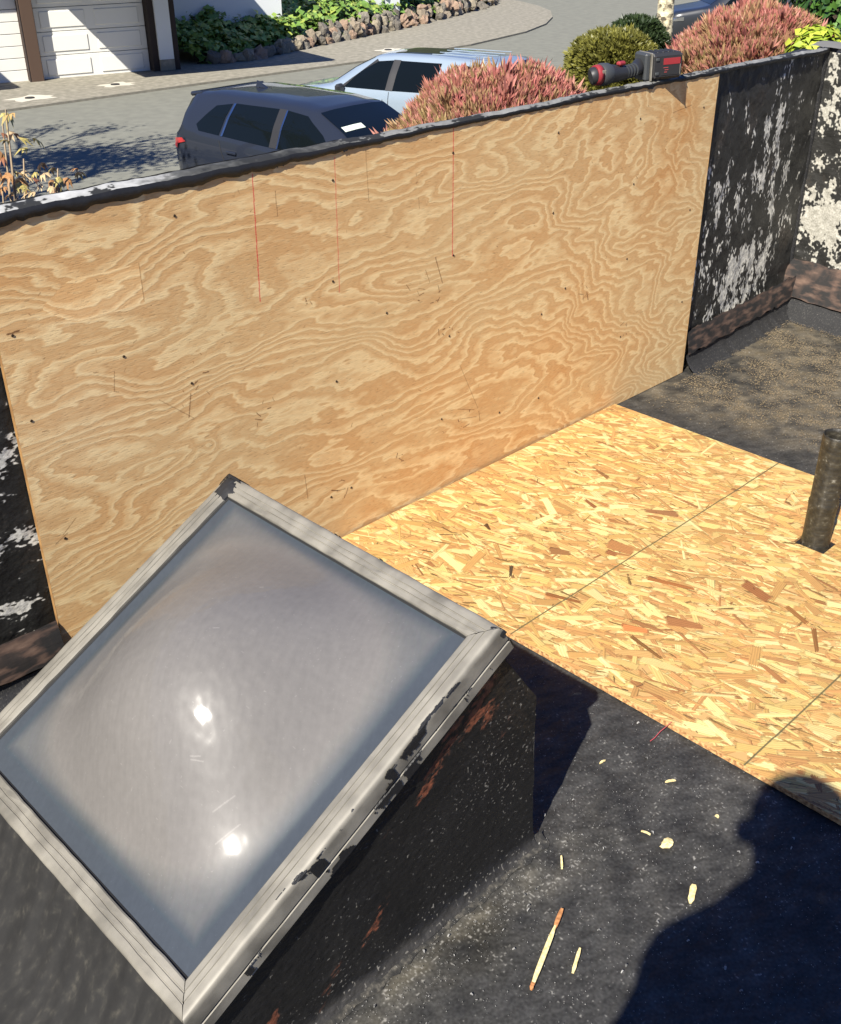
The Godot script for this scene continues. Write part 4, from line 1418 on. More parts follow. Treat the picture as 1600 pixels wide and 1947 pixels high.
func wheel(parent: Node3D, at: Vector3, sd: float) -> void:
	var t := TorusMesh.new()
	t.inner_radius = 0.21
	t.outer_radius = 0.35
	t.rings = 24
	t.ring_segments = 10
	var w := obj("wheel", t, M.rubber, parent)
	w.position = at
	w.rotation.z = PI / 2
	w.scale = Vector3(1, 1.5, 1)
	var c := CylinderMesh.new()
	c.top_radius = 0.22
	c.bottom_radius = 0.22
	c.height = 0.08
	obj("rim", c, M.chrome, w)

func car(called: String, label: String, at: Vector3, yaw: float, stn: Array, paint: Material, L: float, opts: Dictionary) -> Node3D:
	var o := thing(called, label, "car", at, "cars parked beyond the parapet")
	var f := Vector3(cos(yaw), 0, sin(yaw))
	o.basis = Basis(Vector3(-sin(yaw), 0, cos(yaw)), Vector3.UP, -f)
	var st := st_new()
	st.set_smooth_group(1)
	var ss := []
	for k in stn.size() - 1:
		for q in 4: ss.append(lerpf(stn[k][0], stn[k + 1][0], q / 4.0))
	ss.append(stn[-1][0])
	var rings := []
	for s in ss:
		var h := car_ring(car_at(stn, s))
		var full := []
		for k in h.size(): full.append(Vector3(-h[k].x, h[k].y, -s * L))
		for k in range(h.size() - 2, -1, -1): full.append(Vector3(h[k].x, h[k].y, -s * L))
		rings.append(full)
	for i in rings.size() - 1:
		for k in rings[0].size() - 1:
			quad(st, rings[i][k], rings[i + 1][k], rings[i + 1][k + 1], rings[i][k + 1])
	for e in [0, rings.size() - 1]:
		var c := Vector3(0, 0.6, rings[e][0].z)
		for k in rings[0].size() - 1:
			if e == 0: tri3(st, c, rings[e][k], rings[e][k + 1])
			else: tri3(st, c, rings[e][k + 1], rings[e][k])
	var body := obj("body", done(st), paint, o)
	for sd in [-1.0, 1.0]:
		for w in opts.windows:
			obj("window", side_panel(stn, w, sd, 0.006, L), M.glass_dark, body)
		for w in opts.get("pillars", []):
			obj("pillar_trim", side_panel(stn, w, sd, 0.010, L), M.black_plastic, body)
		for w in opts.get("chrome", []):
			obj("bright_trim", side_panel(stn, w, sd, 0.012, L), M.chrome, body)
		for w in opts.get("seams", []):
			obj("door_seam", side_panel(stn, w, sd, 0.003, L), M.black_plastic, body)
		for w in opts.get("cladding", []):
			obj("cladding", side_panel(stn, w, sd, 0.012, L), M.black_plastic, body)
		for w in opts.get("lamps", []):
			obj("tail_light", side_panel(stn, w, sd, 0.016, L), opts.lamp_mat, o)
		for w in opts.get("lamps_clear", []):
			obj("headlight", side_panel(stn, w, sd, 0.016, L), M.chrome, o)
		# mirror
		var mp: Vector2 = opts.mirror
		var ms := st_new()
		var mx: float = car_side(stn, mp.x, mp.y) + 0.10
		box(ms, Vector3(sd * mx, mp.y + 0.03, -mp.x * L), Vector3(0.20, 0.15, 0.11), 0.035)
		obj("mirror", done(ms), opts.get("mirror_mat", paint), o)
		for hp in opts.get("handles", []):
			var hs := st_new()
			box(hs, Vector3(sd * (car_side(stn, hp.x, hp.y) + 0.016), hp.y, -hp.x * L), Vector3(0.03, 0.035, 0.20), 0.008)
			obj("door_handle", done(hs), opts.get("handle_mat", paint), o)
		for wx in opts.wheels:
			wheel(o, Vector3(sd * 0.80, 0.35, -wx * L), sd)
	for t in opts.glass:
		obj(t[2], top_panel(stn, t[0], t[1], t[3], t[3], 0.007, L), M.glass_dark, body)
	return o

func cars() -> void:
	var red := mat(lin(0.35, 0.01, 0.012), 0.15)
	red.clearcoat_enabled = true
	var grey := mat(lin(0.017, 0.021, 0.032), 0.3, 0.0, 0.1)
	grey.clearcoat_enabled = true
	grey.clearcoat = 0.7
	grey.clearcoat_roughness = 0.03
	var suv := [[0.0, 0.70, 0.74, 0.86, 0.62, 0.92], [0.06, 0.82, 0.84, 1.02, 0.70, 1.07], [0.14, 0.87, 0.88, 1.08, 0.69, 1.20], [0.23, 0.90, 0.905, 1.12, 0.63, 1.55], [0.30, 0.90, 0.91, 1.12, 0.62, 1.605], [0.62, 0.91, 0.925, 1.12, 0.61, 1.645], [1.3, 0.915, 0.93, 1.11, 0.615, 1.66], [2.1, 0.915, 0.93, 1.09, 0.61, 1.655], [2.5, 0.915, 0.93, 1.08, 0.60, 1.62], [2.9, 0.915, 0.93, 1.07, 0.63, 1.42], [3.35, 0.91, 0.92, 1.05, 0.72, 1.13], [3.6, 0.91, 0.915, 1.02, 0.78, 1.06], [4.25, 0.88, 0.88, 0.90, 0.70, 0.95], [4.6, 0.72, 0.74, 0.72, 0.55, 0.78]]
	var c := car("grey_suv", "dark grey SUV with red tail light parked nose to the parapet", Vector3(8.65, GROUND, -11.87), 1.515, suv, grey, 1.1, {
		"windows": [[Vector2(0.54, 1.24), Vector2(0.80, 1.49), Vector2(1.08, 1.54), Vector2(1.02, 1.16), Vector2(0.62, 1.17)], [Vector2(1.10, 1.16), Vector2(1.15, 1.55), Vector2(1.92, 1.57), Vector2(1.96, 1.14)], [Vector2(2.10, 1.14), Vector2(2.06, 1.57), Vector2(2.40, 1.54), Vector2(2.72, 1.36), Vector2(3.02, 1.13)]],
		"pillars": [[Vector2(1.96, 1.14), Vector2(1.92, 1.575), Vector2(2.06, 1.575), Vector2(2.10, 1.14)]],
		"chrome": [[Vector2(1.065, 1.16), Vector2(1.115, 1.55), Vector2(1.15, 1.55), Vector2(1.10, 1.16)], [Vector2(2.085, 1.14), Vector2(2.045, 1.57), Vector2(2.07, 1.57), Vector2(2.11, 1.14)]],
		"seams": [[Vector2(2.07, 0.4), Vector2(2.04, 1.09), Vector2(2.052, 1.09), Vector2(2.082, 0.4)], [Vector2(1.16, 0.75), Vector2(1.04, 1.1), Vector2(1.052, 1.1), Vector2(1.172, 0.75)]],
		"cladding": [[Vector2(0.1, 0.30), Vector2(0.1, 0.46), Vector2(4.3, 0.44), Vector2(4.3, 0.30)]],
		"lamps": [[Vector2(0.05, 0.90), Vector2(0.06, 1.00), Vector2(0.30, 1.04), Vector2(0.38, 1.00), Vector2(0.20, 0.95), Vector2(0.16, 0.88)]],
		"lamp_mat": red, "mirror": Vector2(2.95, 1.08), "handles": [Vector2(1.3, 0.98), Vector2(2.22, 0.96)], "wheels": [0.93, 3.62],
		"glass": [[2.54, 3.33, "windshield", 0.93], [0.12, 0.34, "rear_window", 0.85]]})
	# roof spoiler, antenna fin, rails, dash strip
	var st := st_new()
	box(st, Vector3(0, 1.568, -0.27), Vector3(1.16, 0.06, 0.26), 0.02, Basis(Vector3.RIGHT, 0.14))
	obj("spoiler", done(st), grey, c)
	st = st_new()
	flat(st)
	for sd in [-1.0, 1.0]:
		var a := Vector3(0.028 * sd, 1.655, -0.92)
		var b := Vector3(0.028 * sd, 1.655, -1.12)
		var t := Vector3(0.004 * sd, 1.735, -0.92)
		var t2 := Vector3(0.004 * sd, 1.73, -0.96)
		quad(st, a, t, t2, b)
	quad(st, Vector3(-0.028, 1.655, -0.92), Vector3(-0.004, 1.735, -0.92), Vector3(0.004, 1.735, -0.92), Vector3(0.028, 1.655, -0.92))
	quad(st, Vector3(-0.004, 1.735, -0.92), Vector3(-0.004, 1.73, -0.96), Vector3(0.004, 1.73, -0.96), Vector3(0.004, 1.735, -0.92))
	quad(st, Vector3(-0.028, 1.655, -1.12), Vector3(-0.004, 1.73, -0.96), Vector3(0.004, 1.73, -0.96), Vector3(0.028, 1.655, -1.12))
	obj("antenna_fin", done(st), grey, c)
	obj("windshield_strip", top_panel(suv, 2.84, 2.92, -0.30, 0.86, 0.011, 1.1, 2), mat(Color8(205, 215, 200), 0.5), c)
	# pale car, backed in
	var silver := mat(lin(0.25, 0.31, 0.37), 0.3, 0.1)
	silver.clearcoat_enabled = true
	silver.clearcoat_roughness = 0.05
	var sed := [[0.0, 0.72, 0.76, 0.85, 0.60, 0.90], [0.1, 0.84, 0.86, 0.98, 0.68, 1.06], [0.35, 0.89, 0.90, 1.02, 0.64, 1.36], [0.7, 0.91, 0.92, 1.02, 0.61, 1.52], [1.4, 0.91, 0.93, 1.01, 0.62, 1.57], [2.1, 0.91, 0.93, 0.99, 0.61, 1.565], [2.5, 0.91, 0.925, 0.98, 0.60, 1.53], [2.9, 0.91, 0.92, 0.97, 0.64, 1.34], [3.35, 0.90, 0.915, 0.96, 0.73, 1.05], [3.6, 0.90, 0.91, 0.94, 0.78, 1.0], [4.3, 0.87, 0.87, 0.82, 0.70, 0.90], [4.6, 0.70, 0.72, 0.66, 0.55, 0.74]]
	var van := []
	for q in sed:
		var e: Array = q.duplicate()
		if e[0] > 1.0: e[0] += 0.5
		van.append(e)
	c = car("silver_car", "pale silver car with a dark sunroof behind the grey SUV", Vector3(14.15, GROUND, -10.18), -1.878, van, silver, 1.0, {
		"windows": [[Vector2(0.500, 1.08), Vector2(0.720, 1.36), Vector2(1.240, 1.46), Vector2(1.260, 1.04)], [Vector2(1.720, 1.03), Vector2(1.700, 1.47), Vector2(2.480, 1.47), Vector2(2.520, 1.02)], [Vector2(2.660, 1.02), Vector2(2.620, 1.47), Vector2(2.920, 1.44), Vector2(3.240, 1.27), Vector2(3.520, 1.02)]],
		"pillars": [[Vector2(2.520, 1.02), Vector2(2.480, 1.48), Vector2(2.620, 1.48), Vector2(2.660, 1.02)], [Vector2(2.920, 1.44), Vector2(2.960, 1.475), Vector2(3.600, 1.01), Vector2(3.520, 1.01), Vector2(3.240, 1.27)]],
		"seams": [[Vector2(2.610, 0.4), Vector2(2.580, 1.0), Vector2(2.592, 1.0), Vector2(2.622, 0.4)]],
		"lamps": [[Vector2(0.050, 0.80), Vector2(0.060, 0.95), Vector2(0.300, 0.97), Vector2(0.300, 0.84)]], "lamp_mat": red,
		"mirror": Vector2(3.520, 0.98), "mirror_mat": M.black_plastic, "handles": [Vector2(1.900, 0.88), Vector2(2.800, 0.87)], "wheels": [1.0, 4.12],
		"glass": [[3.04, 3.83, "windshield", 0.93], [0.13, 0.6, "rear_window", 0.85], [1.9, 2.75, "sunroof", 0.62]]})
	for k in 4:
		st = st_new()
		tube(st, [Vector3(-0.42 + 0.28 * k, 1.572, -0.9), Vector3(-0.42 + 0.28 * k, 1.578, -1.6), Vector3(-0.42 + 0.28 * k, 1.574, -2.0)], [0.008, 0.008, 0.008], 5)
		obj("roof_rib", done(st), silver, c)
	# dark car further up the street
	var black := mat(lin(0.012, 0.015, 0.02), 0.2, 0.1)
	black.clearcoat_enabled = true
	c = car("dark_car", "dark car standing on the street behind the birch trunk", Vector3(31.8, GROUND, -14.6), -2.36, sed, black, 1.0, {
		"windows": [[Vector2(1.22, 1.04), Vector2(1.20, 1.41), Vector2(1.98, 1.43), Vector2(2.02, 1.02)], [Vector2(2.16, 1.02), Vector2(2.12, 1.43), Vector2(2.42, 1.40), Vector2(2.74, 1.24), Vector2(3.02, 1.02)]],
		"mirror": Vector2(3.02, 0.98), "wheels": [0.93, 3.62], "lamps_clear": [[Vector2(4.1, 0.66), Vector2(4.1, 0.76), Vector2(4.45, 0.72), Vector2(4.45, 0.64)]],
		"glass": [[2.54, 3.33, "windshield", 0.93]]})

# ---------------------------------------------------------------- shrubs
func tuft(l: float, w: float, n: int, spread: float, sd: int) -> ArrayMesh:
	var r := RandomNumberGenerator.new()
	r.seed = sd
	var st := st_new()
	flat(st)
	for k in n:
		var a := r.randf() * TAU
		var d := Vector3(cos(a) * spread * r.randf_range(0.2, 1.0), 1.0, sin(a) * spread * r.randf_range(0.2, 1.0)).normalized()
		var x := d.cross(Vector3(r.randf() - 0.5, 0.1, r.randf() - 0.5)).normalized() * w * 0.5
		var ll := l * r.randf_range(0.6, 1.0)
		var b := d * l * r.randf_range(0.0, 0.15)
		var m := b + d * ll * 0.45
		tri3(st, b, m - x, m + x)
		tri3(st, m - x, b + d * ll, m + x)
	return done(st)

# an ellipsoid crown: shell of tufts; colour(h, random) gives the leaf colour, h = 0..1 from bottom to top
func crown(o: Node3D, called: String, c: Vector3, rad: Vector3, count: int, mesh: Mesh, color: Callable, sd: int, up: float, rough: float, power := 2.0, core := true) -> void:
	var r := RandomNumberGenerator.new()
	r.seed = sd
	var n := noise(sd, 1.3, 3)
	var xf := []
	var cols := []
	for k in count:
		var d := Vector3(r.randfn(), r.randfn(), r.randfn()).normalized()
		if d.y < -0.35: d.y = -d.y
		var m := pow(pow(absf(d.x), power) + pow(absf(d.y), power) + pow(absf(d.z), power), -1.0 / power)
		var q := n.get_noise_3d(d.x * 1.6, d.y * 1.6, d.z * 1.6)
		var s := m * (1.0 + rough * q) * (1.0 - 0.16 * r.randf() * r.randf())
		var p := c + Vector3(d.x * rad.x, d.y * rad.y, d.z * rad.z) * s
		var nn := (Vector3(d.x / rad.x, d.y / rad.y, d.z / rad.z).normalized() + Vector3(0, up, 0) + Vector3(r.randfn(), r.randfn(), r.randfn()) * 0.28).normalized()
		var sc := r.randf_range(0.7, 1.25) * (1.6 if r.randf() < 0.03 else 1.0)
		xf.append(Transform3D(rand_basis(nn, r.randf() * TAU).scaled(Vector3(sc, sc, sc)), p))
		cols.append(color.call(clampf(d.y * 0.5 + 0.5 + 0.25 * q, 0, 1), r.randf()))
	if core:
		var st := st_new()
		st.set_smooth_group(0)
		grid(st, 24, 12, func(u: float, v: float) -> Vector3:
			var th := -TAU * u
			var ph := PI * v
			var d := Vector3(sin(ph) * cos(th), cos(ph), sin(ph) * sin(th))
			var m := pow(pow(absf(d.x), power) + pow(absf(d.y), power) + pow(absf(d.z), power), -1.0 / power)
			var s := m * (1.0 + rough * n.get_noise_3d(d.x * 1.6, d.y * 1.6, d.z * 1.6)) * 0.86
			return c + Vector3(d.x * rad.x, d.y * rad.y, d.z * rad.z) * s)
		obj("twigs", done(st), M.soil, o)
	scatter(called, mesh, M.leaf, xf, cols, o)

func stems(o: Node3D, h: float, w: float, n: int, sd: int, m: Material) -> void:
	var r := RandomNumberGenerator.new()
	r.seed = sd
	var st := st_new()
	for k in n:
		var a := Vector3(r.randf_range(-w, w) * 0.3, 0, r.randf_range(-w, w) * 0.3)
		var b := Vector3(r.randf_range(-w, w), h, r.randf_range(-w, w))
		tube(st, [a, a.lerp(b, 0.5) + Vector3(0.05, 0, 0.03), b], [0.04, 0.03, 0.02], 6)
	obj("stem", done(st), m, o)

func shrubs() -> void:
	var spike := tuft(0.135, 0.022, 9, 0.6, 3)
	var pink := func(h: float, q: float) -> Color:
		var top := Color(0.46, 0.115, 0.125).lerp(Color(0.40, 0.19, 0.14), q)
		var low := Color(0.33, 0.25, 0.10).lerp(Color(0.22, 0.20, 0.07), q)
		var t := sstep(0.50, 0.98, h + (q - 0.5) * 0.5)
		return low.lerp(top, t * (0.35 if fmod(q * 37.0, 1.0) < 0.33 else 1.0))
	var o := thing("pink_shrub", "rounded shrub with pink shoots beside the grey SUV's windshield", "shrub", Vector3(7.1, GROUND, -5.05), "pink-tipped shrubs beyond the parapet")
	crown(o, "foliage", Vector3(0.05, 1.25, 0), Vector3(1.32, 1.26, 1.30), 17000, spike, pink, 701, 0.9, 0.13, 1.85)
	stems(o, 1.0, 0.5, 8, 1, M.brown_wood)
	o = thing("pink_shrub", "wide pink-tipped shrub between the birch trunk and the lime green bush", "shrub", Vector3(12.05, GROUND, -5.3), "pink-tipped shrubs beyond the parapet")
	crown(o, "foliage", Vector3(0.0, 1.45, 0), Vector3(1.24, 1.24, 1.2), 17000, spike, pink, 702, 0.9, 0.16, 1.85)
	stems(o, 1.0, 0.6, 8, 2, M.brown_wood)
	var small := tuft(0.09, 0.026, 8, 0.9, 4)
	o = thing("round_shrub", "clipped round olive green shrub behind the power tool", "shrub", Vector3(12.24, GROUND, -7.6))
	crown(o, "foliage", Vector3(0.04, 1.70, 0), Vector3(0.54, 0.58, 0.54), 7000, small, func(h: float, q: float) -> Color: return Color(0.10, 0.10, 0.022).lerp(Color(0.20, 0.19, 0.035), q), 703, 0.6, 0.10, 2.6)
	stems(o, 1.1, 0.7, 14, 3, M.brown_wood)
	o = thing("dark_shrub", "dark green shrub behind the clipped round one", "shrub", Vector3(13.6, GROUND, -8.13))
	crown(o, "foliage", Vector3(0, 1.72, 0), Vector3(0.45, 0.58, 0.45), 5000, small, func(h: float, q: float) -> Color: return Color(0.018, 0.034, 0.012).lerp(Color(0.04, 0.065, 0.02), q), 704, 0.5, 0.14, 2.3)
	stems(o, 1.0, 0.5, 8, 4, M.brown_wood)
	var broad := leaf_mesh(0.12, 0.075, 0.02)
	o = thing("lime_shrub", "lime green leafy bush at the right behind the parapet", "shrub", Vector3(11.52, GROUND, -4.25))
	crown(o, "foliage", Vector3(0, 1.72, 0), Vector3(0.44, 0.90, 0.44), 3600, broad, func(h: float, q: float) -> Color: return Color(0.17, 0.26, 0.02).lerp(Color(0.42, 0.46, 0.05), q), 705, 0.3, 0.22, 2.0)
	stems(o, 1.0, 0.4, 6, 5, M.brown_wood)
	o = thing("evergreen_tree", "dark green broadleaf tree at the top right corner behind the lime bush", "tree", Vector3(14.5, GROUND, -4.7))
	crown(o, "crown", Vector3(0, 2.6, 0), Vector3(1.55, 2.1, 1.3), 12000, broad, func(h: float, q: float) -> Color: return Color(0.02, 0.06, 0.012).lerp(Color(0.10, 0.22, 0.03), q * q), 706, 0.2, 0.25, 2.0)
	var st := st_new()
	tube(st, [Vector3(0, 0, 0), Vector3(0.05, 1.2, 0), Vector3(0, 2.6, 0)], [0.12, 0.10, 0.06], 8)
	obj("trunk", done(st), M.dark_wood, o)

# ---------------------------------------------------------------- trees
func limb(st: SurfaceTool, a: Vector3, d: Vector3, l: float, rad: float, depth: int, r: RandomNumberGenerator, tips: Array) -> void:
	var pts := [a]
	var rs := [rad]
	var p := a
	var dir := d
	for k in 3:
		dir = (dir + Vector3(r.randfn(), r.randfn() * 0.6 + 0.15, r.randfn()) * 0.16).normalized()
		p = p + dir * l / 3.0
		pts.append(p)
		rs.append(rad * (1.0 - 0.15 * (k + 1)))
	tube(st, pts, rs, 7 if depth > 0 else 5, false)
	if depth == 0:
		tips.append(p)
		tips.append(pts[2])
		return
	for k in 3:
		var ax := Vector3(r.randfn(), r.randfn(), r.randfn()).normalized()
		var nd := dir.rotated(ax, r.randf_range(0.35, 0.8))
		if nd.y < -0.1: nd.y *= -0.5
		limb(st, pts[2 if k == 0 else 3], nd.normalized(), l * 0.72, rad * 0.55, depth - 1, r, tips)

func tree(called: String, label: String, at: Vector3, h: float, rad: float, bark: Material, sd: int, per: int, size: float, c0: Color, c1: Color, first := 0.9) -> void:
	var o := thing(called, label, "tree", at)
	var r := RandomNumberGenerator.new()
	r.seed = sd
	var st := st_new()
	var tips := []
	var pts := []
	var rs := []
	for k in 6:
		var t := k / 5.0
		pts.append(Vector3(0.06 * sin(t * 4.0), h * t, 0.05 * sin(t * 3.0 + 1)))
		rs.append(rad * (1.15 - 0.45 * t) if k > 0 else rad * 1.5)
	tube(st, pts, rs, 14, false)
	for k in 5:
		var a := TAU * k / 5.0 + r.randf()
		limb(st, Vector3(pts[5]) - Vector3(0, 0.25 * (k % 3), 0), Vector3(cos(a), 0.55, sin(a)).normalized(), first, rad * 0.5, 2, r, tips)
	obj("trunk", done(st), bark, o)
	var xf := []
	var cols := []
	for t in tips:
		for k in per:
			var p: Vector3 = t + Vector3(r.randfn(), r.randfn() * 0.7, r.randfn()) * size
			var n := Vector3(r.randfn(), 1.2, r.randfn()).normalized()
			var s := r.randf_range(0.7, 1.3)
			xf.append(Transform3D(rand_basis(n, r.randf() * TAU).scaled(Vector3(s, s, s)), p))
			cols.append(c0.lerp(c1, r.randf()))
	scatter("crown", leaf_mesh(0.11, 0.07, 0.02), M.leaf, xf, cols, o)

func trees() -> void:
	var bark := mat(Color.WHITE, 0.85)
	bark.albedo_texture = noise_tex(801, 512, 0.016, 4, [[0.0, Color8(66, 60, 50)], [0.38, Color8(92, 84, 68)], [0.44, Color8(190, 178, 146)], [0.7, Color8(214, 204, 172)], [1.0, Color8(226, 218, 192)]])
	bump(tri(bark, 0.9), M.grain, 0.8)
	tree("birch_tree", "tree with a mottled cream trunk behind the pink shrubs", Vector3(16.2, GROUND, -9.5), 4.9, 0.15, bark, 811, 26, 0.24, Color(0.05, 0.09, 0.015), Color(0.12, 0.16, 0.03))
	tree("street_tree", "dense tree left of the grey SUV shading the street", Vector3(1.5, GROUND, -12.6), 4.2, 0.16, M.brown_wood, 812, 95, 0.42, Color(0.04, 0.07, 0.015), Color(0.09, 0.12, 0.025), 1.4)
	tree("street_tree", "bushy tree nearest the parapet among those shading the street", Vector3(-0.3, GROUND, -11.9), 3.9, 0.14, M.brown_wood, 814, 95, 0.42, Color(0.04, 0.07, 0.015), Color(0.09, 0.12, 0.025), 1.3)
	tree("street_tree", "sparse tree by the kerb throwing a feathery shadow on the road", Vector3(3.3, GROUND, -15.0), 4.6, 0.10, M.brown_wood, 813, 7, 0.16, Color(0.06, 0.05, 0.015), Color(0.16, 0.09, 0.025), 1.1)

# ---------------------------------------------------------------- maple sprigs just behind the parapet
func maple() -> void:
	var o := thing("maple_tree", "young maple with tan drooping leaves rising behind the parapet at left", "tree", Vector3(0.9, GROUND, -1.5))
	var r := RandomNumberGenerator.new()
	r.seed = 44
	# a five-lobed drooping leaf
	var variants := []
	for q in 3:
		var st := st_new()
		flat(st)
		for k in 5:
			var a := (k - 2) * 0.52 + r.randf_range(-0.1, 0.1)
			var l: float = [0.030, 0.042, 0.052, 0.042, 0.030][k]
			var d := Vector3(sin(a), -0.55 - 0.15 * q, cos(a)).normalized()
			var x := Vector3(cos(a), 0, -sin(a)) * 0.0052
			var mid := d * l * 0.5 + Vector3(0, 0.004, 0)
			tri3(st, Vector3.ZERO, mid - x, mid + x)
			tri3(st, mid - x, d * l + Vector3(0, -0.006, 0), mid + x)
		variants.append(done(st))
	var mats := []
	for c in [[0.34, 0.17, 0.06], [0.42, 0.27, 0.10], [0.26, 0.10, 0.045], [0.36, 0.30, 0.09], [0.46, 0.34, 0.18]]:
		var m := mat(lin(c[0], c[1], c[2]), 0.6)
		m.backlight_enabled = true
		m.backlight = Color(0.4, 0.35, 0.3)
		mats.append(m)
	var twig := mat(Color8(168, 148, 120), 0.8)
	# sprigs: [top of the sprig in the world, height of its leafy part]
	var st := st_new()
	tube(st, [Vector3.ZERO, Vector3(-0.05, 1.2, 0.1), Vector3(-0.1, 2.4, 0.2)], [0.05, 0.035, 0.02], 8)
	var tips := [[Vector3(0.44, 1.065, -0.75), 0.22, 18], [Vector3(0.56, 0.985, -1.05), 0.2, 14], [Vector3(0.60, 0.88, -1.05), 0.12, 10], [Vector3(0.745, 0.815, -1.15), 0.10, 14], [Vector3(0.36, 0.98, -0.8), 0.2, 10], [Vector3(0.46, 0.86, -0.9), 0.14, 10]]
	for t in tips:
		var top: Vector3 = t[0] - o.position
		var base := Vector3(-0.1, 2.35, 0.2)
		var mid := base.lerp(top, 0.55) + Vector3(0.04, -0.12, 0.0)
		tube(st, [base, mid, top - Vector3(0.02, t[1], 0), top], [0.010, 0.006, 0.004, 0.002], 6)
		for k in t[2]:
			var f := r.randf()
			var p := (top - Vector3(0.02 * (1 - f), t[1] * (1.0 - f), 0)) + Vector3(r.randfn() * 0.035, r.randfn() * 0.012, r.randfn() * 0.035)
			var lf := obj("leaf", variants[r.randi() % 3], mats[r.randi() % 5], o)
			lf.position = p
			lf.rotation = Vector3(r.randf_range(-0.3, 0.5), r.randf() * TAU, r.randf_range(-0.4, 0.4))
			var s := r.randf_range(0.6, 1.05)
			lf.scale = Vector3(s, s, s)
	obj("stem", done(st), twig, o)

# ---------------------------------------------------------------- the cordless tool on the parapet
func power_tool() -> void:
	var o := thing("power_tool", "black and red cordless power tool lying on top of the parapet", "power tool", Vector3(2.03, 1.030, -0.036))
	var red := mat(lin(0.24, 0.022, 0.026), 0.5)
	var grey := mat(lin(0.04, 0.044, 0.046), 0.5)
	var blk := mat(lin(0.02, 0.02, 0.021), 0.5)
	o.scale = Vector3(0.88, 0.88, 0.88)
	# battery, with grip ribs and label
	var bc := Vector3(0.118, 0.043, 0.022)
	var turn := Basis(Vector3.UP, -0.42) * Basis(Vector3.BACK, 0.03)
	var st := st_new()
	box(st, bc, Vector3(0.118, 0.082, 0.085), 0.009, turn)
	var bat := obj("battery", done(st), blk, o)
	st = st_new()
	box(st, bc + turn * Vector3(-0.072, 0.0, 0.0), Vector3(0.022, 0.086, 0.076), 0.006, turn)
	obj("battery_foot", done(st), grey, o)
	st = st_new()
	box(st, bc + turn * Vector3(-0.060, 0.0, 0.0), Vector3(0.005, 0.088, 0.088), 0.002, turn)
	obj("latch_band", done(st), M.alu, bat)
	obj("label", box_mesh(bc + turn * Vector3(0.012, 0.0, 0.0432), Vector3(0.070, 0.056, 0.0016), 0.0004, turn), blk, bat)
	obj("label_band", box_mesh(bc + turn * Vector3(0.014, 0.015, 0.0444), Vector3(0.064, 0.020, 0.0012), 0.0003, turn), red, bat)
	obj("label_edge", box_mesh(bc + turn * Vector3(0.047, -0.012, 0.0444), Vector3(0.002, 0.032, 0.0012), 0.0002, turn), M.alu, bat)
	for k in 3:
		obj("label_print", box_mesh(bc + turn * Vector3(-0.008 + 0.003 * (k % 2), -0.004 - 0.007 * k, 0.0444), Vector3(0.018 - 0.004 * k, 0.0022, 0.0010), 0.0002, turn), mat(lin(0.30, 0.05, 0.05), 0.5), bat)
	for k in 4:
		obj("rib", box_mesh(bc + turn * Vector3(-0.030 + 0.02 * k, 0.0415, 0.0), Vector3(0.010, 0.006, 0.06), 0.002, turn), blk, bat)
	for k in 2:
		obj("latch", box_mesh(bc + turn * Vector3(-0.040, 0.022 - 0.044 * k, 0.0435), Vector3(0.014, 0.010, 0.006), 0.002, turn), grey, bat)
	for k in 2:
		for q in 2:
			var sc := CylinderMesh.new()
			sc.top_radius = 0.0028
			sc.bottom_radius = 0.0028
			sc.height = 0.002
			var so := obj("screw", sc, M.chrome, bat)
			so.position = bc + turn * Vector3(-0.048 + 0.098 * k, -0.032 + 0.064 * q, 0.0426)
			so.basis = turn * Basis(Vector3.RIGHT, PI / 2)
	# handle, swelling towards the motor
	st = st_new()
	tube(st, [bc + turn * Vector3(-0.082, 0, -0.004), Vector3(-0.01, 0.036, 0.004), Vector3(-0.05, 0.032, 0.0), Vector3(-0.10, 0.033, -0.006), Vector3(-0.145, 0.036, -0.012)], [0.026, 0.020, 0.021, 0.027, 0.031], 18)
	var grip := obj("handle", done(st), blk, o)
	for k in 5:
		st = st_new()
		var f := k / 4.0
		var gp := Vector3(-0.012, 0.036, 0.004).lerp(Vector3(-0.07, 0.032, -0.002), f)
		tube(st, [gp, gp + Vector3(-0.005, 0, 0)], [0.0222, 0.0222], 18)
		obj("grip_ridge", done(st), grey, grip)
	st = st_new()
	box(st, Vector3(-0.085, 0.064, 0.004), Vector3(0.036, 0.014, 0.018), 0.005)
	obj("trigger", done(st), red, o)
	st = st_new()
	tube(st, [Vector3(-0.130, 0.036, -0.010), Vector3(-0.140, 0.036, -0.011), Vector3(-0.165, 0.036, -0.015), Vector3(-0.172, 0.036, -0.016)], [0.030, 0.034, 0.035, 0.031], 20)
	obj("collar", done(st), grey, o)
	st = st_new()
	tube(st, [Vector3(-0.172, 0.036, -0.016), Vector3(-0.175, 0.036, -0.017), Vector3(-0.188, 0.036, -0.019), Vector3(-0.191, 0.036, -0.020)], [0.030, 0.032, 0.031, 0.028], 20)
	var hd := obj("motor_cap", done(st), red, o)
	for k in 5:
		obj("vent", box_mesh(Vector3(-0.176 - 0.003 * k, 0.046, 0.0125 - 0.0006 * k), Vector3(0.0012, 0.016, 0.003), 0.0005), M.alu, hd)
	st = st_new()
	tube(st, [Vector3(-0.190, 0.035, -0.020), Vector3(-0.200, 0.034, -0.024), Vector3(-0.203, 0.033, -0.026)], [0.027, 0.026, 0.022], 14)
	obj("nose", done(st), blk, o)

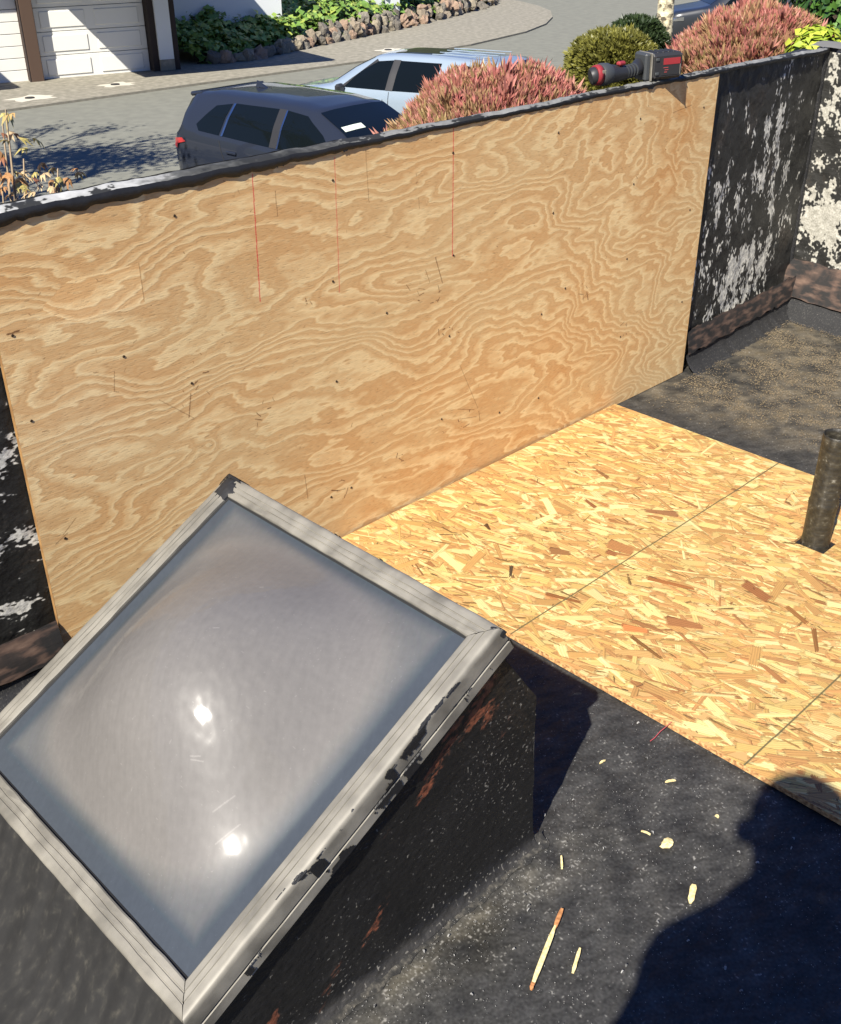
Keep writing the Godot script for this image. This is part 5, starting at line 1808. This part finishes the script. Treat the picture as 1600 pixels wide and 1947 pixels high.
# ---------------------------------------------------------------- litter on the roof
func sliver(l: float, w: float, t: float, sd: int) -> ArrayMesh:
	var r := RandomNumberGenerator.new()
	r.seed = sd
	var st := st_new()
	flat(st)
	var n := 5
	var tp := []
	for k in n + 1:
		var f := float(k) / n
		var ww := w * 0.5 * (1.0 if k > 0 and k < n else r.randf_range(0.3, 0.8)) * r.randf_range(0.8, 1.1)
		var bend := 0.0015 * sin(f * PI) + r.randf_range(-0.0004, 0.0004)
		tp.append([Vector3(-ww, t + bend, (f - 0.5) * l), Vector3(ww, t * r.randf_range(0.7, 1.0) + bend, (f - 0.5) * l)])
	for k in n:
		var a: Vector3 = tp[k][0]
		var b: Vector3 = tp[k][1]
		var c: Vector3 = tp[k + 1][1]
		var d: Vector3 = tp[k + 1][0]
		var dn := Vector3(0, -t, 0)
		quad(st, b, a, d, c)
		quad(st, a, a + dn, d + dn, d)
		quad(st, c, c + dn, b + dn, b)
	var e0: Vector3 = tp[0][0]
	var e1: Vector3 = tp[0][1]
	quad(st, e0, e1, e1 - Vector3(0, t, 0), e0 - Vector3(0, t, 0))
	e0 = tp[n][1]
	e1 = tp[n][0]
	quad(st, e0, e1, e1 - Vector3(0, t, 0), e0 - Vector3(0, t, 0))
	return done(st)

func debris() -> void:
	var pale := tri(mat(Color.WHITE, 0.8), 8.0)
	pale.albedo_texture = noise_tex(901, 256, 0.05, 3, [[0.0, Color8(170, 150, 96)], [0.5, Color8(214, 196, 140)], [1.0, Color8(236, 222, 176)]])
	var tan := tri(mat(Color.WHITE, 0.8), 8.0)
	tan.albedo_texture = noise_tex(902, 256, 0.05, 3, [[0.0, Color8(130, 84, 48)], [0.5, Color8(170, 116, 70)], [1.0, Color8(200, 150, 100)]])
	var y := 0.001
	var a := Vector3(0.269, y, 1.195)
	var b := Vector3(0.109, y, 1.260)
	var d := (b - a).normalized()
	var s := thing("wood_stick", "long pale wooden stick with brown ends on the black roof", "stick", (a + b) * 0.5)
	s.rotation.y = atan2(d.x, d.z)
	obj("shaft", sliver(0.118, 0.0078, 0.005, 1), pale, s)
	var e := obj("end", sliver(0.044, 0.0074, 0.0044, 2), tan, s)
	e.position = Vector3(0.0004, 0.0001, -0.076)
	e = obj("end", sliver(0.014, 0.0066, 0.0042, 3), tan, s)
	e.position = Vector3(0, 0.0001, 0.0645)
	for q in [[0.217, 1.272, 0.05, 0.006, "thin faded splinter lying just right of the long stick", 2.0], [0.467, 1.330, 0.042, 0.011, "short thick pale splinter near the edge of the photographer's shadow", 2.0], [0.526, 1.191, 0.018, 0.004, "small curled shaving above the round wood chip", 0.3], [0.671, 1.147, 0.022, 0.005, "thin pale shaving below the strand board's edge", 1.0], [0.62, 1.02, 0.016, 0.004, "tiny white shaving nearest the skylight's shadow", 1.4], [0.36, 1.125, 0.03, 0.004, "narrow pale shaving close to the corner of the skylight kerb", 2.3], [0.655, 1.262, 0.008, 0.006, "small pale crumb of wood beside the shadow's upper edge", 0.0]]:
		var o := obj("wood_splinter", sliver(q[2], q[3], 0.0025, int(q[0] * 1000)), pale)
		o.position = Vector3(q[0], y, q[1])
		o.rotation.y = q[5]
		tag(o, q[4], "wood splinter", "wood splinters on the roof")
	var chip := obj("wood_chip", lump(951, 0.013, 0.004, 0.010, 0.7), pale)
	chip.position = Vector3(0.530, 0.004, 1.235)
	tag(chip, "ragged cream wood chip lying in the open roof beside the shadow", "wood chip")
	var st := st_new()
	tube(st, [Vector3(0, 0.002, 0), Vector3(0.012, 0.004, 0.002), Vector3(0.035, 0.006, 0.0), Vector3(0.066, 0.0165, 0.006)], [0.0008, 0.0008, 0.0008, 0.0007], 5)
	var thread := obj("red_thread", done(st), mat(lin(0.4, 0.06, 0.07), 0.7))
	thread.position = Vector3(0.738, 0, 1.052)
	tag(thread, "thin red thread lying against the strand board's edge", "thread")
	st = st_new()
	tube(st, [Vector3(-0.06, 0.002, 0.0), Vector3(-0.02, 0.006, 0.008), Vector3(0.02, 0.004, 0.012), Vector3(0.058, 0.018, 0.028)], [0.0022, 0.002, 0.0018, 0.001], 6)
	var twig := obj("twig", done(st), mat(Color8(120, 104, 84), 0.8))
	twig.position = Vector3(-0.43, 0.0, 0.455)
	tag(twig, "crooked dry twig on the roof left of the skylight", "twig")
	# loose grit and sawdust that nobody could count
	var r := RandomNumberGenerator.new()
	r.seed = 77
	var flake := sliver(0.006, 0.0022, 0.0006, 9)
	var lm := mat(Color.WHITE, 0.85)
	lm.vertex_color_use_as_albedo = true
	var xf := []
	var cols := []
	var cl := noise(903, 5.0, 3)
	var tries := 0
	while xf.size() < 14000 and tries < 140000:
		tries += 1
		var x := r.randf_range(2.03, 3.3)
		var z := r.randf_range(-0.02, 1.1)
		var den := sstep(0.0, 0.35, x - 2.05 - 0.15 * z) * sstep(1.1, 0.5, z) * (0.5 + 1.3 * cl.get_noise_2d(x, z))
		if z < lerpf(0.04, -0.02, clampf((x - 2.44) / 0.9, 0, 1)) or r.randf() > den: continue
		var k := r.randf_range(0.25, 1.0)
		xf.append(Transform3D(Basis(Vector3.UP, r.randf() * TAU) * Basis(Vector3.RIGHT, r.randfn() * 0.2) * Basis.from_scale(Vector3(k * r.randf_range(0.5, 1.0), 1, k)), Vector3(x, 0.001, z)))
		cols.append(Color(0.27, 0.21, 0.12).lerp(Color(0.13, 0.095, 0.06), r.randf()))
	var dust := scatter("sawdust", flake, lm, xf, cols)
	tag(dust, "sawdust and shavings strewn over the far right of the roof", "sawdust")
	xf = []
	cols = []
	tries = 0
	while xf.size() < 16000 and tries < 120000:
		tries += 1
		var x := r.randf_range(-0.75, 1.2)
		var z := r.randf_range(0.15, 2.1)
		if x > -0.355 and x < 0.365 and z > 0.375 and z < 1.06: continue
		if x > 0.79 and z < 2.3: continue
		var den := 0.22 + 0.4 * cl.get_noise_2d(x * 2, z * 2) + 0.6 * blob(x, z, 0.1, 1.1, 0.5, 0.06) + (0.35 if x < -0.35 else 0.0)
		if r.randf() > den: continue
		var k := r.randf_range(0.12, 0.34) if r.randf() > 0.02 else r.randf_range(0.5, 1.1)
		xf.append(Transform3D(Basis(Vector3.UP, r.randf() * TAU) * Basis.from_scale(Vector3(k * r.randf_range(0.7, 1.6), k * 2.0, k)), Vector3(x, 0.0, z)))
		var g := r.randf_range(0.08, 0.34)
		cols.append(Color(g, g * 0.98, g * 0.92))
	var grit := scatter("grit", flake, lm, xf, cols)
	tag(grit, "fine pale grit scattered over the black roof round the skylight", "grit")

# ---------------------------------------------------------------- the photographer, whose shadow falls on the roof
func sdf_mesh(bones: Array, lo: Vector3, hi: Vector3, cell: float, k: float) -> ArrayMesh:
	var n := Vector3i(((hi - lo) / cell).ceil()) + Vector3i.ONE
	var val := PackedFloat32Array()
	val.resize(n.x * n.y * n.z)
	val.fill(9.0)
	for b in bones:
		var a: Vector3 = b[0]
		var c: Vector3 = b[1]
		var ra: float = b[2]
		var rb: float = b[3]
		var m := maxf(ra, rb) + k + cell * 2.0
		var l0 := Vector3i(((a.min(c) - Vector3.ONE * m - lo) / cell).floor()).clamp(Vector3i.ZERO, n - Vector3i.ONE)
		var l1 := Vector3i(((a.max(c) + Vector3.ONE * m - lo) / cell).ceil()).clamp(Vector3i.ZERO, n - Vector3i.ONE)
		var ac := c - a
		var ll := maxf(ac.length_squared(), 1e-8)
		for z in range(l0.z, l1.z + 1):
			for y in range(l0.y, l1.y + 1):
				for x in range(l0.x, l1.x + 1):
					var p := lo + Vector3(x, y, z) * cell
					var t := clampf((p - a).dot(ac) / ll, 0, 1)
					var d := (p - a - ac * t).length() - lerpf(ra, rb, t)
					var i := (z * n.y + y) * n.x + x
					var o := val[i]
					var h := maxf(k - absf(o - d), 0.0) / k
					val[i] = minf(o, d) - h * h * k * 0.25
	var vid := {}
	var verts := PackedVector3Array()
	var at := func(x: int, y: int, z: int) -> float: return val[(z * n.y + y) * n.x + x]
	for z in n.z - 1:
		for y in n.y - 1:
			for x in n.x - 1:
				var base := (z * n.y + y) * n.x + x
				var s0 := val[base] < 0
				var mixed := false
				for q in [1, n.x, n.x + 1, n.x * n.y, n.x * n.y + 1, n.x * n.y + n.x, n.x * n.y + n.x + 1]:
					if (val[base + q] < 0) != s0:
						mixed = true
						break
				if not mixed: continue
				var sum := Vector3.ZERO
				var cnt := 0
				for e in [[0, 0, 0, 1, 0, 0], [0, 1, 0, 1, 1, 0], [0, 0, 1, 1, 0, 1], [0, 1, 1, 1, 1, 1], [0, 0, 0, 0, 1, 0], [1, 0, 0, 1, 1, 0], [0, 0, 1, 0, 1, 1], [1, 0, 1, 1, 1, 1], [0, 0, 0, 0, 0, 1], [1, 0, 0, 1, 0, 1], [0, 1, 0, 0, 1, 1], [1, 1, 0, 1, 1, 1]]:
					var v0: float = at.call(x + e[0], y + e[1], z + e[2])
					var v1: float = at.call(x + e[3], y + e[4], z + e[5])
					if (v0 < 0) == (v1 < 0): continue
					var t := v0 / (v0 - v1)
					sum += Vector3(e[0], e[1], e[2]).lerp(Vector3(e[3], e[4], e[5]), t)
					cnt += 1
				vid[base] = verts.size()
				verts.append(lo + (Vector3(x, y, z) + sum / cnt) * cell)
	var st := st_new()
	st.set_smooth_group(0)
	var sy := n.x
	var sz := n.x * n.y
	for key in vid:
		var i: int = key
		var x := i % n.x
		var y := (i / n.x) % n.y
		var z := i / sz
		for ax in 3:
			var step: int = [1, sy, sz][ax]
			var u: int = [sy, sz, 1][ax]
			var v: int = [sz, 1, sy][ax]
			if [y, z, x][ax] == 0 or [z, x, y][ax] == 0: continue
			var a := val[i] < 0
			if a == (val[i + step] < 0): continue
			if not (vid.has(i - u) and vid.has(i - v) and vid.has(i - u - v)): continue
			var q := [verts[vid[i]], verts[vid[i - u]], verts[vid[i - u - v]], verts[vid[i - v]]]
			if a: quad(st, q[0], q[1], q[2], q[3])
			else: quad(st, q[3], q[2], q[1], q[0])
	return done(st)

func photographer() -> void:
	var F := Vector3(0.70, 0, -0.715).normalized()
	var Rr := Vector3(0.715, 0, 0.70).normalized()
	var head := Vector3(-0.955, 1.715, 1.955)
	var foot := Vector3(head.x, 0, head.z) - F * 0.03
	var o := thing("person", "person standing on the roof holding a phone, seen only as a shadow", "person", foot)
	var P := func(f: float, rt: float, y: float) -> Vector3: return F * f + Rr * rt + Vector3(0, y, 0)
	var hd := head - foot
	var cam := Vector3(-0.76586, 1.52610, 1.92049) - foot
	var back := Vector3(-0.60353, 0.50323, 0.61847)
	var skin := mat(lin(0.42, 0.25, 0.17), 0.55)
	var shirt := mat(lin(0.05, 0.06, 0.09), 0.85)
	var jeans := mat(lin(0.04, 0.055, 0.10), 0.85)
	var phone_c := cam + back * 0.022 + Rr * 0.0 - Vector3(0, 0.045, 0)
	var hips: Vector3 = P.call(-0.02, 0, 0.96)
	var chest: Vector3 = P.call(-0.02, 0, 1.30)
	var neck: Vector3 = P.call(0.0, 0, 1.54)
	var bones := [[hips + Rr * 0.08, hips - Rr * 0.08, 0.115, 0.115], [hips, chest, 0.125, 0.13], [chest + Rr * 0.07, chest - Rr * 0.07, 0.125, 0.125], [chest + Vector3(0, 0.11, 0) + Rr * 0.10, chest + Vector3(0, 0.11, 0) - Rr * 0.10, 0.075, 0.075], [chest, neck, 0.09, 0.055], [neck, hd + Vector3(0, -0.07, 0), 0.056, 0.056]]
	bones.append([hd + Vector3(0, 0.015, 0) - F * 0.02, hd + Vector3(0, -0.06, 0) + F * 0.045, 0.092, 0.058])
	bones.append([hd + F * 0.088 + Vector3(0, -0.005, 0), hd + F * 0.108 + Vector3(0, -0.032, 0), 0.009, 0.014])
	var cloth_arm := []
	for s in [-1.0, 1.0]:
		var hip: Vector3 = hips + Rr * 0.09 * s
		var knee: Vector3 = P.call(0.03, 0.11 * s, 0.50)
		var ank: Vector3 = P.call(-0.01, 0.12 * s, 0.09)
		bones.append([hip, knee, 0.088, 0.058])
		bones.append([knee, ank, 0.058, 0.042])
		bones.append([ank - Vector3(0, 0.045, 0) - F * 0.04, ank - Vector3(0, 0.055, 0) + F * 0.15, 0.045, 0.034])
		var sh: Vector3 = chest + Vector3(0, 0.12, 0) + Rr * 0.135 * s
		var el: Vector3 = sh + Rr * 0.015 * s + F * 0.06 - Vector3(0, 0.26, 0)
		var wr: Vector3 = phone_c + Rr * 0.065 * s - Vector3(0, 0.075, 0) - F * 0.03
		bones.append([sh, el, 0.052, 0.042])
		bones.append([el, wr, 0.042, 0.028])
		cloth_arm.append([sh, el, 0.056, 0.052])
		cloth_arm.append([neck - Vector3(0, 0.04, 0) + F * 0.02, sh + F * 0.02, 0.066, 0.058])
		cloth_arm.append([el, el.lerp(wr, 0.75), 0.056, 0.048])
		# palm and five fingers closed on the phone's long edge
		var palm: Vector3 = phone_c + Rr * 0.054 * s - Vector3(0, 0.035, 0) + back * 0.012
		bones.append([wr, palm, 0.026, 0.022])
		for k in 4:
			var r0: Vector3 = palm + Vector3(0, 0.018 - 0.019 * k + 0.02, 0) - back * 0.006
			var r1: Vector3 = r0 - back * 0.034 + Rr * 0.004 * s
			bones.append([r0, r1, 0.0095, 0.0085])
			bones.append([r1, r1 - Rr * s * (0.024 - 0.002 * absf(k - 1.5)), 0.0085, 0.0075])
		bones.append([palm - Vector3(0, 0.012, 0), palm + back * 0.016 + Vector3(0, 0.022, 0) - Rr * 0.022 * s, 0.0115, 0.009])
	var body := obj("body", sdf_mesh(bones, Vector3(-0.55, -0.01, -0.55), Vector3(0.60, 1.85, 0.60), 0.014, 0.03), skin, o)
	var tb := [[hips + Vector3(0, 0.02, 0) + Rr * 0.08, hips + Vector3(0, 0.02, 0) - Rr * 0.08, 0.128, 0.128], [hips + Vector3(0, 0.03, 0), chest, 0.138, 0.145], [chest + Rr * 0.05, chest - Rr * 0.05, 0.13, 0.13], [chest + Vector3(0, 0.11, 0) + Rr * 0.10, chest + Vector3(0, 0.11, 0) - Rr * 0.10, 0.084, 0.084]]
	tb.append_array(cloth_arm)
	obj("shirt", sdf_mesh(tb, Vector3(-0.55, 0.75, -0.55), Vector3(0.60, 1.6, 0.60), 0.02, 0.04), shirt, body)
	var lb := []
	for s in [-1.0, 1.0]:
		var hip: Vector3 = hips + Rr * 0.09 * s - Vector3(0, 0.03, 0)
		lb.append([hip, P.call(0.03, 0.11 * s, 0.50), 0.104, 0.074])
		lb.append([P.call(0.03, 0.11 * s, 0.50), P.call(-0.01, 0.12 * s, 0.09), 0.074, 0.062])
	obj("trousers", sdf_mesh(lb, Vector3(-0.45, 0.0, -0.45), Vector3(0.45, 1.15, 0.45), 0.02, 0.03), jeans, body)
	obj("hair", sdf_mesh([[hd + Vector3(0, 0.035, 0) - F * 0.03, hd + Vector3(0, 0.0, 0) - F * 0.055, 0.094, 0.085]], hd - Vector3.ONE * 0.2, hd + Vector3.ONE * 0.2, 0.012, 0.02), mat(lin(0.03, 0.02, 0.015), 0.7), body)
	for s in [-1.0, 1.0]:
		var ear := SphereMesh.new()
		ear.radius = 0.03
		ear.height = 0.06
		var eo := obj("ear", ear, skin, body)
		eo.position = hd + Rr * 0.085 * s - Vector3(0, 0.02, 0)
		eo.scale = Vector3(0.5, 1.0, 0.7)
		var eye := SphereMesh.new()
		eye.radius = 0.012
		eye.height = 0.024
		obj("eye", eye, mat(lin(0.6, 0.58, 0.55), 0.2), body).position = hd + F * 0.082 + Rr * 0.032 * s + Vector3(0, 0.008, 0)
	var ph := thing("phone", "phone held up by the person on the roof", "phone", foot + phone_c)
	var up := Vector3(0.35678, 0.86413, -0.35495)
	var rt := up.cross(back).normalized()
	obj("phone_body", box_mesh(Vector3.ZERO, Vector3(0.075, 0.155, 0.0085), 0.003, Basis(rt, up, back)), M.black_plastic, ph)
	obj("phone_screen", box_mesh(back * 0.0046, Vector3(0.069, 0.148, 0.001), 0.0, Basis(rt, up, back)), M.glass_dark, ph)
